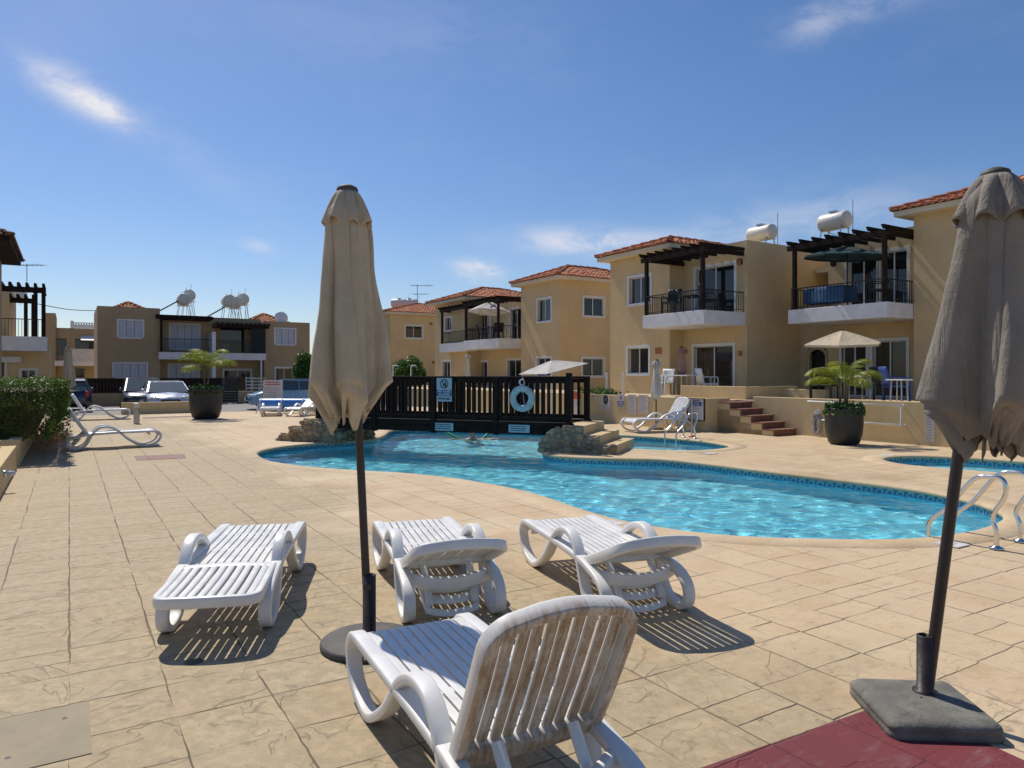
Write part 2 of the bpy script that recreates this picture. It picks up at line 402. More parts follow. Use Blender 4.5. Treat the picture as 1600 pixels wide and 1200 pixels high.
M['canvas_grey'] = fabric('taupe canvas', (.27, .238, .20), .10)
M['canvas_white'] = fabric('white canvas', (.74, .71, .66), .3)
M['canvas_green'] = fabric('dark green canvas', (.03, .075, .08), .3)
M['canvas_pink'] = fabric('pink canvas', (.55, .30, .26), .3)
M['cloth_blue'] = fabric('blue cloth', (.06, .15, .30), .15)
M['deck'] = deckmat('stamped concrete')
M['deck_red'] = deckmat('red stamped concrete', (.185, .036, .042))
M['deck_dull'] = deckmat('dull red stamped concrete', (.27, .15, .125))
M['coping'] = deckmat('smooth pool coping', joints=False)
M['slab_grey'] = mat('worn paving concrete', (.33, .27, .18), .85, var=.14, vs=4, bump=.3, bs=45, dirt=.6, dirts=5, dirtc=(.22, .18, .12))
M['pool_tile'] = tilemat('pool mosaic')
M['pool_floor'] = floormat('pale blue pool plaster')
M['water'] = watermat('pool water')
M['asphalt'] = mat('pale dusty asphalt', (.235, .225, .215), .9, var=.2, vs=.4, bump=.3, bs=60, dirt=.4, dirts=.5, dirtc=(.33, .29, .23), world=True)
M['ground'] = mat('dry ground', (.30, .24, .16), .95, var=.25, vs=.15, bump=.3, bs=5, dirt=.5, dirts=.2, dirtc=(.16, .15, .08), world=True)
M['concrete'] = mat('grey concrete', (.17, .162, .135), .85, var=.3, vs=5, bump=.4, bs=50, dirt=.9, dirts=7, dirtc=(.05, .047, .04))
M['castiron'] = mat('dark cast concrete', (.075, .07, .062), .7, var=.3, vs=8, bump=.25, bs=50, dirt=.4, dirts=6, dirtc=(.16, .14, .11))
M['cobble'] = cobble('river cobbles')
M['mortar'] = mat('grey mortar', (.26, .215, .155), .95, var=.25, bump=.4, bs=25)
M['brickred'] = mat('brick red tile', (.235, .105, .07), .7, var=.22, vs=6, bump=.2)
M['chrome'] = mat('polished steel', (.72, .71, .69), .16, 1.0, var=.05, bump=0)
M['steel'] = mat('galvanised steel', (.52, .53, .54), .35, 1.0, var=.1, bump=.05)
M['tank'] = mat('cream enamel tank', (.68, .66, .58), .4, var=.05, bump=0, dirt=.2, dirts=2)
M['panel'] = glassmat('solar panel', (.012, .02, .035), .08)
M['lifebuoy'] = mat('pale blue lifebuoy', (.42, .54, .57), .55, var=.1, vs=8, bump=.1, dirt=.3, dirts=5, dirtc=(.22, .25, .25))
M['sign_white'] = mat('sign white', (.66, .68, .70), .45, var=.05, bump=0)
M['sign_pale'] = mat('sign pale blue', (.36, .52, .60), .45, var=.06, bump=0)
M['sign_blue'] = mat('sign blue', (.02, .07, .22), .45, var=.05, bump=0)
M['sign_ink'] = mat('sign black', (.02, .02, .022), .5, var=.05, bump=0)
M['sign_red'] = mat('sign red', (.42, .06, .05), .5, var=.08, bump=0)
M['sign_grey'] = mat('sign grey lettering', (.25, .26, .30), .5, var=.08, bump=0)
M['paper'] = mat('weathered paper', (.58, .54, .52), .7, var=.08, bump=0)
M['orange'] = mat('orange poster', (.50, .13, .035), .5, var=.1, bump=0)
M['pot'] = mat('dark pot', (.022, .021, .022), .5, var=.2, bump=.1, dirt=.25, dirts=4, dirtc=(.07, .06, .055))
M['soil'] = mat('soil', (.05, .035, .025), .95, bump=.5)
M['trunk'] = mat('palm trunk', (.14, .10, .05), .8, var=.3, vs=12, bump=.5, bs=20)
M['bark'] = mat('bark', (.12, .085, .055), .9, var=.3, bump=.5, bs=15)
M['palm'] = leafmat('palm frond', (.09, .14, .015), (.28, .28, .035), .4)
M['shrub'] = leafmat('shrub leaves', (.018, .055, .012), (.05, .12, .022), .3, 8)
M['hedge'] = leafmat('hedge leaves', (.028, .060, .010), (.115, .165, .028), .3, 2.0)
M['crown'] = leafmat('tree leaves', (.025, .065, .012), (.075, .15, .025), .3, 1.5)
M['flower'] = leafmat('dry pink blossom', (.42, .17, .12), (.55, .30, .2), .3)
M['blue'] = mat('blue pool cover', (.07, .26, .70), .35, var=.1, bump=.1, bs=12)
M['strap'] = mat('white strap', (.7, .72, .74), .5, bump=0)
M['plastic_blue'] = mat('blue plastic', (.025, .07, .25), .4, bump=0)
M['wicker'] = mat('dark wicker', (.016, .014, .016), .6, var=.3, bump=.4, bs=60)
M['skin'] = mat('skin', (.46, .26, .17), .5, var=.06, bump=.05)
M['hair'] = mat('dark brown hair', (.03, .018, .012), .55, var=.3, vs=20, bump=.5, bs=60)
M['foam'] = mat('green foam', (.015, .33, .13), .6, bump=.1)
M['tyre'] = mat('tyre rubber', (.015, .015, .016), .8, bump=.1)
M['carglass'] = glassmat('car glass', (.05, .075, .08), .02)
M['lamp_red'] = mat('tail light', (.45, .02, .02), .15, bump=0, coat=.5)
M['lamp_clear'] = mat('headlight', (.55, .57, .6), .1, bump=0, coat=.8)
for n_, c_, m_ in (('silver', (.50, .54, .58), .6), ('black', (.012, .012, .018), .2), ('skyblue', (.17, .30, .42), .4), ('navy', (.015, .018, .035), .3)):
    M['car_'+n_] = mat('car paint '+n_, c_, .25, m_, var=.03, bump=0, coat=1.0)
M['rubber'] = mat('dark trim', (.02, .02, .02), .6, bump=0)
M['terracotta'] = mat('terracotta', (.36, .14, .07), .8, var=.15, bump=.15)
M['hose'] = mat('grey hose', (.36, .35, .36), .5, var=.2, bump=0)
M['screen'] = mat('dark green mesh screen', (.012, .02, .022), .8, var=.2, bump=.2)
M['lampglass'] = mat('opal lamp glass', (.7, .66, .55), .3, var=.03, bump=0)
# ================================================================ camera, sun, sky
cam = bpy.data.objects.new('camera', bpy.data.cameras.new('camera')); COL.objects.link(cam)
cam.location = (0, 0, H); cam.rotation_euler = (R(90), 0, 0)
cam.data.sensor_width = 36; cam.data.lens = 36*F/1600; cam.data.shift_y = -(600-HZ)/1600
cam.data.clip_start = .05; cam.data.clip_end = 3000
scene.camera = cam
SUN_AZ, SUN_EL = R(-36), R(53)
sd = Vector((sin(SUN_AZ)*cos(SUN_EL), cos(SUN_AZ)*cos(SUN_EL), sin(SUN_EL)))
sl = bpy.data.lights.new('sun', 'SUN'); sl.energy = 4.2; sl.angle = R(.53); sl.cycles.is_caustics_light = True; sl.color = (1.0, .93, .82)
so = bpy.data.objects.new('sun', sl); COL.objects.link(so); so.rotation_euler = (-sd).to_track_quat('-Z', 'Y').to_euler(); so.location = sd*60

w = bpy.data.worlds.new('World'); scene.world = w; w.use_nodes = True
wt = w.node_tree; wt.nodes.clear()
class WT(NT):
    def __init__(s, tree): s.t = tree; s.n = tree.nodes
t = WT(wt)
sky = t.new('ShaderNodeTexSky', sky_type='NISHITA'); sky.sun_disc = False; sky.sun_elevation = SUN_EL; sky.sun_rotation = SUN_AZ
sky.air_density = 1.0; sky.dust_density = .5; sky.ozone_density = 3.2; sky.altitude = 30
gen = t.new('ShaderNodeTexCoord').outputs['Generated']
tot = None
for (px, py, ax, ay, tilt, amp) in [(108, 138, 48, 21, 24, .78), (168, 172, 36, 15, 24, .85), (742, 423, 34, 14, 8, 1.5), (900, 377, 105, 19, 3, .75), (1340, 8, 80, 20, -4, .30),
                                    (1270, 45, 40, 22, 0, .22), (1230, 352, 160, 34, -6, .38), (405, 385, 26, 9, 10, .35), (270, 225, 110, 26, 38, .08), (1010, 375, 60, 14, 0, .25), (640, 60, 260, 60, 5, .08)]:
    d0 = Vector(((px-800)/F, 1, (HZ-py)/F)).normalized(); r0 = d0.cross(Vector((0, 0, 1))).normalized(); u0 = r0.cross(d0)
    ct, st = cos(R(-tilt)), sin(R(-tilt)); e1 = r0*ct+u0*st; e2 = u0*ct-r0*st; k = F*d0.length/ (1.0/d0.y)
    def dotn(vv):
        n = t.new('ShaderNodeVectorMath', operation='DOT_PRODUCT'); t.lk(gen, n.inputs[0]); n.inputs[1].default_value = vv; return n.outputs['Value']
    fr = t.math('GREATER_THAN', dotn(d0), .5)
    q = t.math('ADD', t.math('POWER', t.math('MULTIPLY', dotn(e1), F/ax), 2), t.math('POWER', t.math('MULTIPLY', dotn(e2), F/ay), 2))
    g = t.math('MULTIPLY', t.math('MULTIPLY', t.math('EXPONENT', t.math('MULTIPLY', q, -1.0)), amp), fr)
    tot = g if tot is None else t.math('ADD', tot, g)
warp = t.new('ShaderNodeVectorMath', operation='MULTIPLY'); t.lk(gen, warp.inputs[0]); warp.inputs[1].default_value = (1, 1, 2.2)
n1 = t.noise(warp.outputs[0], 14, 8, .62, .4); n2 = t.noise(warp.outputs[0], 4, 5, .6)
cm = t.math('MULTIPLY', t.math('MULTIPLY', tot, t.smooth(n1, .34, .62, .22, 1.0)), t.smooth(n2, .25, .55, .75, 1.0), clamp=True)
veil = t.math('MULTIPLY', t.smooth(n2, .45, .75), .05)
skyc = t.mix(t.math('ADD', cm, veil, clamp=True), sky.outputs[0], (8.2, 8.3, 8.3))
hs = t.new('ShaderNodeHueSaturation'); hs.inputs['Saturation'].default_value = 1.18; t.lk(t.mix(1.0, skyc, (1.0, .985, 1.05), 'MULTIPLY'), hs.inputs['Color'])
bg = t.new('ShaderNodeBackground'); bg.inputs[1].default_value = .098; t.lk(hs.outputs[0], bg.inputs[0])
wo = t.new('ShaderNodeOutputWorld'); t.lk(bg.outputs[0], wo.inputs[0])
scene.view_settings.view_transform = 'Standard'; scene.view_settings.look = 'None'; scene.view_settings.exposure = 0; scene.view_settings.gamma = 1
cy = scene.cycles
cy.max_bounces = 8; cy.diffuse_bounces = 3; cy.glossy_bounces = 4; cy.transmission_bounces = 6; cy.transparent_max_bounces = 12
cy.sample_clamp_indirect = 6; cy.use_denoising = True

# ================================================================ ground, deck, pools
def ccw(P):
    a = sum(P[i-1].x*P[i].y-P[i].x*P[i-1].y for i in range(len(P)))
    return P if a > 0 else P[::-1]
def outline(px, step=.11, per=8):
    return ccw(resample(catmull([G(*p) for p in px], per), step))
pool_px = [(400, 708), (412, 717), (440, 724), (500, 731), (570, 736), (640, 740), (720, 749), (800, 763), (850, 776), (900, 793), (960, 811), (1040, 826), (1150, 838),
           (1300, 843), (1400, 843), (1480, 837), (1540, 825), (1572, 811), (1566, 800), (1535, 787), (1470, 771), (1400, 760), (1300, 748), (1200, 736), (1120, 726),
           (1070, 720.5), (1042, 718), (1000, 717), (950, 716), (900, 714), (865, 711), (848, 706.5), (856, 701.5), (885, 699.5), (930, 700), (975, 701), (1060, 704.5), (1110, 703),
           (1143, 697.5), (1120, 692), (1090, 688), (1040, 683.5), (1000, 681), (955, 679), (880, 676), (800, 673), (720, 671), (650, 670), (612, 672.5), (601, 679),
           (588, 684.5), (555, 688.5), (500, 692), (450, 696.5), (415, 702)]
pool = outline(pool_px)
kid = outline([(1378, 717), (1396, 723), (1430, 728), (1500, 734), (1600, 742), (1700, 748), (1790, 744), (1770, 735), (1700, 728), (1600, 721), (1520, 715.5), (1450, 712.5), (1400, 713)])
WZ, PZ = -.115, -1.25
deck_out = [D(-10, -5), D(-10, 17.4), D(32.4, 17.4), D(32.4, -5)]
deck_out = ccw(deck_out)
def flat_with_holes(outer, holes, z):
    polys = [[Vector((p.x, p.y, z)) for p in outer]]+[[Vector((p.x, p.y, z)) for p in h[::-1]] for h in holes]
    vs = [p for q in polys for p in q]; tr = tessellate_polygon(polys); out = []
    for f in tr:
        a, b, c = (vs[i] for i in f); out.append(f if (b-a).cross(c-a).z > 0 else f[::-1])
    return vs, out
mb = MB(); mb.add(*flat_with_holes(deck_out, [pool, kid], 0.0))
for i in range(4):
    a, b = deck_out[i], deck_out[(i+1) % 4]; mb.add([(a.x, a.y, -.2), (b.x, b.y, -.2), (b.x, b.y, 0), (a.x, a.y, 0)], [(0, 1, 2, 3)])
tag(mb.build('pool_deck', M['deck']), kind='structure')
mb = MB(); big = [Vector((700*cos(2*pi*k/48), 700*sin(2*pi*k/48), 0)) for k in range(48)]
mb.add(*flat_with_holes(big, [deck_out], -.17)); tag(mb.build('ground', M['ground']), kind='structure')
mb = MB(); q = [D(32.4, -14), D(32.4, 34), D(42.6, 34), D(42.6, -14)]; mb.add([(p.x, p.y, -.06) for p in q], [(3, 2, 1, 0) if ccw(q) != q else (0, 1, 2, 3)])
tag(mb.build('road', M['asphalt']), kind='structure')
def offset(P, d):
    n = len(P); out = []
    for i in range(n):
        t_ = (P[(i+2) % n]-P[i-2]).normalized(); out.append(P[i]+Vector((t_.y, -t_.x, 0))*d)
    for _ in range(3): out = [(out[i-1]+out[i]*2+out[(i+1) % n])/4 for i in range(n)]
    return out
WAVES = []
_r = random.Random(2)
for lam, amp, nn in ((1.3, .0017, 5), (.60, .0014, 9), (.34, .0012, 14), (.21, .0008, 16)):
    for _ in range(nn):
        a = _r.gauss(R(75), R(42)); k = 2*pi/(lam*_r.uniform(.75, 1.3)); WAVES.append((k*cos(a), k*sin(a), _r.uniform(0, 6.28), amp*_r.uniform(.5, 1.3)))
def wave_sheet(P, name, st=.055):
    import numpy as np
    px = np.array([p.x for p in P]); py = np.array([p.y for p in P])
    xs = np.arange(px.min()-.3, px.max()+.3, st); ys = np.arange(py.min()-.3, py.max()+.3, st)
    X, Y = np.meshgrid(xs, ys, indexing='ij'); ins = np.zeros(X.shape, bool); n = len(px)
    for i in range(n):
        x1, y1, x2, y2 = px[i], py[i], px[i-1], py[i-1]
        c = ((y1 > Y) != (y2 > Y)); ins ^= c & (X < (x2-x1)*(Y-y1)/((y2-y1) if abs(y2-y1) > 1e-12 else 1e-12)+x1)
    for _ in range(3):
        e = ins.copy(); e[1:] |= ins[:-1]; e[:-1] |= ins[1:]; e[:, 1:] |= ins[:, :-1]; e[:, :-1] |= ins[:, 1:]; ins = e
    Z = np.full(X.shape, WZ)
    for kx, ky, ph, am in WAVES: Z += am*np.sin(kx*X+ky*Y+ph)
    cell = ins[1:, 1:] & ins[:-1, 1:] & ins[1:, :-1] & ins[:-1, :-1]
    idx = -np.ones(X.shape, int); use = np.zeros(X.shape, bool)
    for dx in (0, 1):
        for dy in (0, 1): use[dx:X.shape[0]-1+dx, dy:X.shape[1]-1+dy] |= cell
    idx[use] = np.arange(use.sum()); vs = np.stack([X[use], Y[use], Z[use]], 1).tolist(); I, J = np.nonzero(cell)
    fs = np.stack([idx[I, J], idx[I+1, J], idx[I+1, J+1], idx[I, J+1]], 1).tolist()
    mb = MB(); mb.add(vs, fs, True); o = tag(mb.build(name, M['water']), kind='structure'); o.cycles.is_caustics_caster = True
def make_pool(P, name, depth):
    n = len(P); s = [0]
    for i in range(n): s.append(s[-1]+(P[(i+1) % n]-P[i]).length)
    mb = MB()
    for i in range(n):
        a, b = P[i], P[(i+1) % n]
        mb.add([(a.x, a.y, -.02), (b.x, b.y, -.02), (b.x, b.y, depth), (a.x, a.y, depth)], [(3, 2, 1, 0)][0:0] or [(0, 3, 2, 1)],
               uvs=[[(s[i], -.02), (s[i], depth), (s[i+1], depth), (s[i+1], -.02)]])
    tag(mb.build(name+'_wall', M['pool_tile']), kind='structure').cycles.is_caustics_receiver = True
    mb = MB(); mb.add(*flat_with_holes(P, [], depth)); tag(mb.build(name+'_floor', M['pool_floor']), kind='structure').cycles.is_caustics_receiver = True
    wave_sheet(P, name+'_water')
    O = offset(P, .34); I = offset(P, -.025); mb = MB()     # coping: a raised lip with a small nosing over the water
    rings = [[(p.x, p.y, -.055) for p in P], [(p.x, p.y, -.05) for p in I], [(p.x, p.y, -.008) for p in I], [(p.x, p.y, .010) for p in offset(P, .02)], [(p.x, p.y, .010) for p in O], [(p.x, p.y, -.01) for p in offset(P, .36)]]
    for k in range(5):
        for i in range(n): j = (i+1) % n; mb.add([rings[k][i], rings[k][j], rings[k+1][j], rings[k+1][i]], [(3, 2, 1, 0)], True)
    tag(mb.build(name+'_coping', M['coping'], merge=True), kind='structure')
make_pool(pool, 'pool', PZ); make_pool(kid, 'paddling_pool', -.5)
def patch(px, name, m, z=.005):
    q = ccw([G(*p) for p in px]); mb = MB(); mb.add([(p.x, p.y, z) for p in q], [tuple(range(len(q)))]); return tag(mb.build(name, m), kind='structure')
patch([(1085, 1205), (1396, 1096), (1690, 1231), (1640, 1420), (1200, 1420)], 'red_paving', M['deck_red'])
patch([(209, 713), (288, 709.5), (291, 716), (214, 719.5)], 'dull_red_paving', M['deck_dull'])
patch([(222, 652), (300, 649.5), (303, 651.5), (224, 654)], 'dull_red_paving', M['deck_dull'])
# ================================================================ sun loungers
K = .96
PROF = [(1.70, .345), (1.775, .325), (1.825, .25), (1.80, .16), (1.73, .085), (1.60, .035), (1.47, .026), (1.34, .075), (1.15, .20), (.98, .37), (.86, .445), (.74, .475), (.63, .465), (.54, .41),
        (.47, .32), (.42, .22), (.36, .11), (.28, .045), (.18, .022), (.08, .03), (.015, .085), (.01, .16), (.06, .225), (.16, .27), (.30, .30), (.45, .322), (.8, .338), (1.2, .344), (1.5, .346)]
XS = .312
_parts = {}
def lounger_meshes():
    fr = []
    for sx in (-1, 1):
        mb = MB(); pts = resample(catmull([Vector((sx*XS*K, y*K, z*K)) for y, z in PROF], 5), .03)
        mb.sweep(pts, rrect(.080*K, .046*K, .009, 3), closed=True, side=(1, 0, 0)); fr.append(mb)
    sp = resample(catmull([Vector((0, y*K, z*K)) for y, z in [(.40, .325), (.55, .332), (.8, .338), (1.2, .342), (1.5, .350), (1.64, .355), (1.72, .345), (1.775, .305), (1.80, .255)]], 6, False), .04, False)
    seat = MB(); n = 10; wd = .535*K; g = .011*K; sw = (wd-(n-1)*g)/n
    for i in range(n):
        x0 = -wd/2+i*(sw+g); seat.sweep(sp, [(x0, -.007), (x0+sw, -.007), (x0+sw, .009), (x0, .009)], side=(1, 0, 0), smooth=False)
    for i in (0, 1, len(sp)//3, 2*len(sp)//3, len(sp)-2):
        p = sp[i]; q = sp[min(i+1, len(sp)-1)] if i < len(sp)-2 else sp[-1]
        seat.beam(p+Vector((-XS*K, 0, -.010)), p+Vector((XS*K, 0, -.010)), .05, .018)
    for sx in (-1, 1):
        seat.sweep([p+Vector((sx*(wd/2+.008), 0, -.006)) for p in sp], rrect(.018, .03, .005, 2), side=(1, 0, 0))
    return fr, seat
LF, LS = lounger_meshes()
def backrest(beta, L=.64):
    mb = MB(); b = R(beta); d = Vector((0, -cos(b), sin(b))); nn = Vector((0, sin(b), cos(b))); h = Vector((0, .40*K, .333*K)); L *= K; W = .300*K; r = .11*K
    def P(x, s, n=0.0):
        cur = .030*(s/L)**2 - .012*(x/W)**2*(s/L)         # gently dished
        return h+Vector((x, 0, 0))+d*s+nn*(n+cur-.004)
    out = [(-W, 0)]+[(-W, L*k/6) for k in range(1, 5)]
    arc = [(-W+r-r*cos(R(a)), L-r+r*sin(R(a))) for a in range(0, 91, 15)]
    top = [(x*(W-r), L+.022*(1-x*x)) for x in (-.5, 0, .5)]
    path = out+arc+top+[(-x, s) for x, s in arc[::-1]]+[(-x, s) for x, s in out[::-1]]
    mb.sweep([P(x, s, -.012) for x, s in path], rrect(.070*K, .044*K, .010, 3), side=nn)
    mb.sweep([P(x*W/6, .018-.03*(1-(x/6)**2), -.012) for x in range(-6, 7)], rrect(.060, .080, .014, 3), side=nn)
    n = 10; wd = 2*W-.046*K; gs = [.007, .013]; tot = sum(gs[i % 2] for i in range(n-1))*K; sw = (wd-tot)/n; x0 = -wd/2
    for i in range(n):
        xc = x0+sw/2; x0 += sw+gs[i % 2]*K; ax = abs(xc)+sw*.3; smax = L+.012
        if ax > W-r: smax = L-r+sqrt(max(r*r-(ax-W+r)**2, 0))
        pts = [P(xc, .02+(smax-.03)*k/8, .006) for k in range(9)]
        mb.sweep(pts, rrect(.026*K, sw, .012, 4), side=nn)
    return mb, P, L
def lounger_rest(P, L, beta):
    cb = MB()                                             # deep bowed cross rail behind the hinge
    cb.sweep([Vector((x*XS*K/6, (.23-.11*(1-(x/6)**2))*K, (.262-.030*(1-(x/6)**2))*K)) for x in range(-6, 7)], rrect(.050, .088*K, .012, 3), side=(0, 1, 0))
    fb = MB(); fb.sweep([Vector((x*XS*K/4, 1.60*K, .285*K)) for x in range(-4, 5)], rrect(.02, .06*K, .008, 3), side=(0, 1, 0))
    pr = MB()
    if beta > 10:
        for x in (-.165, .165):
            a = P(x*K, .13*L, -.045); c = Vector((x*.96*K, .10*K, .10*K)); pr.sweep([a, a.lerp(c, .5)+Vector((0, -.012, 0)), c], rrect(.050, .022, .008, 3), side=(1, 0, 0))
        A_, B_ = Vector((0, .235*K, .215*K)), Vector((0, .095*K, .045*K)); wa, wb = .205*K, .165*K   # slatted prop hanging from the rail
        for sx in (-1, 1): pr.beam(A_+Vector((sx*wa, 0, 0)), B_+Vector((sx*wb, 0, 0)), .035, .024)
        for f_, hh in ((.10, .062), (.48, .060), (.90, .050)):
            q = A_.lerp(B_, f_); w_ = wa+(wb-wa)*f_
            pr.sweep([q+Vector((x*w_/4, -.022*(1-(x/4)**2), -.022*(1-(x/4)**2))) for x in range(-4, 5)], rrect(.016, hh*K, .006, 2), side=(0, .77, -.64))
    else:
        for x in (-.155, .155): pr.sweep([P(x*K, L*.45, -.03), Vector((x*K, .30*K, .20*K))], rrect(.035, .020, .006, 2), side=(1, 0, 0))
        pr.beam((-.16*K, .30*K, .20*K), (.16*K, .30*K, .20*K), .03, .02)
    return cb, fb, pr
LOUNGERS = {}
def lounger(label, loc, heading, beta, group, stain=False, scale=None):
    key = (beta, stain)
    if key in LOUNGERS:
        return dup(LOUNGERS[key], loc, heading, label, group, scale)
    t = thing('sun_lounger', label, 'sun lounger', loc, heading, group)
    LS.build('seat', M['upvc'], t, bevel=.003)
    for f in LF: f.build('side_frame', M['upvc'], t)
    mb, P, L = backrest(beta); b = mb.build('backrest', M['stained'] if stain else M['upvc'], t)
    if stain: b['label'] = 'backrest with brown grime on its rear slats'
    cb, fb, pr = lounger_rest(P, L, beta)
    cb.build('rear_rail', M['upvc'], t); fb.build('front_rail', M['upvc'], t); pr.build('back_support', M['upvc'], t)
    if scale: t.scale = (scale,)*3
    LOUNGERS[key] = t
    return t
LG = 'white resin sun loungers around the pool'
def place_l(ox, oy, phi): return (ox, oy, 0), R(phi)
lounger('white sun lounger nearest the camera with raised backrest stained brown', (.215, 2.25, 0), R(27), 61, LG, True, .955)
lounger('white sun lounger lying flat, left of the beige parasol pole', (-1.83, 4.40, 0), R(9), -5, LG)
lounger('white sun lounger with low raised back beside the beige parasol pole, middle of its row', (-.36, 4.62, 0), R(17.5), 20, LG)
lounger('white sun lounger with low raised back at the pool edge, right of its row', (.90, 4.70, 0), R(17), 20, LG)
a = G(104, 702); lounger('white sun lounger seen from the side in front of the hedge end', a, R(-57), 56, LG, scale=1.02)
a = G(110, 656.5); lounger('white sun lounger seen from the side beside the short bollard lamp', a, R(-62), 58, LG, scale=1.05)
a = Vector((-9.67, 28.9, 0)); lounger('small far white sun lounger in front of the blue cover roll', (a.x, a.y, 0), R(196), -5, LG)
a = Vector((-8.0, 28.8, 0)); lounger('far white sun lounger half hidden behind the left umbrella', (a.x, a.y, 0), R(170), 27, LG)
lounger('white sun lounger with upright back by the noticeboard wall', (4.95, 20.5, 0), R(112), 56, LG, scale=1.08)

# ================================================================ parasols
def closed_canopy(seed, zt, zb, Rf, nl=8, lean=(0, 0), fold=.42, hem=.20, skew=.5):
    rg = random.Random(seed); ph = rg.uniform(0, 6.28); am = [rg.uniform(.84, 1.10) for _ in range(nl)]; sk = [rg.choice((-1, 1, 1))*rg.uniform(.25, .68) for _ in range(nl)]
    hz = [rg.uniform(-.05, .05) for _ in range(nl)]; wd = [rg.uniform(.65, 1.4) for _ in range(nl)]; tw = sum(wd); bd_ = [0]
    for q in wd: bd_.append(bd_[-1]+q/tw)
    wv = [(rg.uniform(4, 14), rg.uniform(0, 6), rg.uniform(-3, 3)) for _ in range(5)]
    tk = [rg.uniform(.75, 1.25) for _ in range(nl)]
    def outer(a, h):
        a = a % 1.0; i = max(k for k in range(nl) if bd_[k] <= a); f = (a-bd_[i])/(bd_[i+1]-bd_[i])
        lobe = max(sin(pi*f), 0)**(.42+.12*(1-h)); wide = min(1.25, .72+wd[i]*.30)
        amp = am[i]*(.75+.25*h)*(wide*h+(1-h))+.25*(1-h)
        rm = Rf(h)*amp; rv = min(.50*rm+.01, .105)*(1-.35*h)+rm*(.50)*(1-h)**2
        rr = rv+(rm-rv)*lobe
        zz = zt+(zb+hz[i]*h+hem*(.62+.38*lobe)*(1-.30*(f-.5))-zt)*h
        rr += sum(.0022*sin(w_*h+p_+d_*2*pi*a*2) for w_, p_, d_ in wv)*min(1, h*3)
        return rr, 2*pi*a+ph+sk[i]*lobe*(.25+.75*h), zz, lobe, i, f
    def fn(a, H_):
        k = 0.0
        if H_ <= .80: rr, th, zz, lobe, i, f = outer(a, H_/.80)
        else:                           # below the hem the cloth tucks in towards the pole and hangs in points
            rr, th, zz, lobe, i, f = outer(a, 1.0); k = (H_-.80)/.20; tip = abs(sin(2*pi*f))**.8
            rr = rr*(1-.06*min(1, k*6))*(1-(.30+.22*lobe)*k)+.012*k*sin(5*2*pi*f); zz = zz-k*hem*(.35+.60*tip*tk[i])-.004*min(1, k*6); th += .22*k*sk[i]
        zc = zt-.18*(zt-zz); return Vector((rr*cos(th)+lean[0]*zc, rr*sin(th)+lean[1]*zc, zz))
    return fn
def Rleft(h):
    pts = [(0, .048), (.10, .122), (.22, .137), (.40, .152), (.6, .182), (.8, .222), (1, .250)]
    for (a, b), (c, d) in zip(pts, pts[1:]):
        if h <= c: return b+(d-b)*(h-a)/(c-a)
    return pts[-1][1]
def closed_umbrella(label, loc, rz, m, seed, ztop, zbot, lean, rs=1.0, pole_r=.024, group=None, base='disc', simple=False, polem='pole', hem=.20, vs_=1.0):
    t = thing('parasol', label, 'parasol', loc, rz, group)
    L = lambda z: Vector((lean[0]*z, lean[1]*z, z))
    nu, nv = (192, 46) if not simple else (64, 16)
    mb = MB(); fn = closed_canopy(seed, ztop-.02, zbot, lambda h: Rleft(h)*rs, lean=lean, hem=hem); mb.grid(lambda i, j: fn(i, j), nu, nv, True, True)
    c = mb.build('canopy', m, t, solid=.004)
    rg = random.Random(seed+5); mb = MB(); sc = [rg.uniform(.85, 1.2) for _ in range(8)]
    def vf(a, h):
        x = (a*8) % 8; i = int(x); lobe = abs(sin(pi*(x-i)))**.7; r = (.054+(.038+.060*lobe*sc[i])*h**.7)*vs_+.004
        z = ztop-.012-h*(.245-.055*lobe*sc[i])*rs**.5
        return Vector((r*cos(2*pi*a+.2+seed)+lean[0]*ztop, r*sin(2*pi*a+.2+seed)+lean[1]*ztop, z))
    mb.grid(vf, 96 if not simple else 40, 10 if not simple else 5, True, True); mb.build('vent_flap', m, c, solid=.004)
    mb = MB(); p = L(ztop); mb.lathe([(0.001, .030), (.03, .026), (.058, .012), (.064, -.002), (.062, -.016), (.05, -.018)], 20, p, False); mb.build('finial', M['castiron'], t)
    mb = MB(); mb.tube([L(.06), L(ztop-.05)], pole_r, 12); mb.build('pole', M[polem], t)
    return t
tu = closed_umbrella('closed beige parasol leaning slightly left on a round base between the loungers', (-.844, 4.24, 0), 0, M['canvas'], 3, 2.70, 1.32, (-.0504, 0.01), 1.0)
mb = MB(); mb.lathe([(.278, 0), (.285, .012), (.283, .030), (.27, .042), (.10, .052), (.045, .056)], 48); mb.build('base', M['castiron'], tu)
mb = MB(); mb.lathe([(.05, .05), (.05, .06), (.039, .062), (.039, .415), (.030, .418), (.030, .38)], 20, cap=False); tb = mb.build('base_tube', M['pole'], tu)
mb = MB(); mb.tube([(.0, -.038, .36), (0, -.062, .36)], .010, 8); mb.tube([(0, -.058, .36), (0, -.066, .36)], .022, 10); mb.build('clamp_screw', M['pole'], tb)
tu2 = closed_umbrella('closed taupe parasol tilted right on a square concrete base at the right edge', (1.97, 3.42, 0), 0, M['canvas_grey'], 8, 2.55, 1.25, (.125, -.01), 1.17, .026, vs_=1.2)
mb = MB()
def sq_base(i, j):
    h = [(-.006, 0), (0, .006), (0, .026), (-.004, .034), (-.004, .040), (.0, .046), (-.004, .062), (-.022, .078), (-.075, .086), (-.239, .089)][int(round(j*9))]
    a = 2*pi*i; half = .245+h[0]; c, s = cos(a), sin(a); p = 14; k = (abs(c)**p+abs(s)**p)**(-1/p)
    return Vector((half*c*k-.05, half*s*k-.07, h[1]))
mb.grid(sq_base, 96, 10, True, True); b = mb.build('base', M['concrete'], tu2); b.rotation_euler = (0, 0, R(-4))
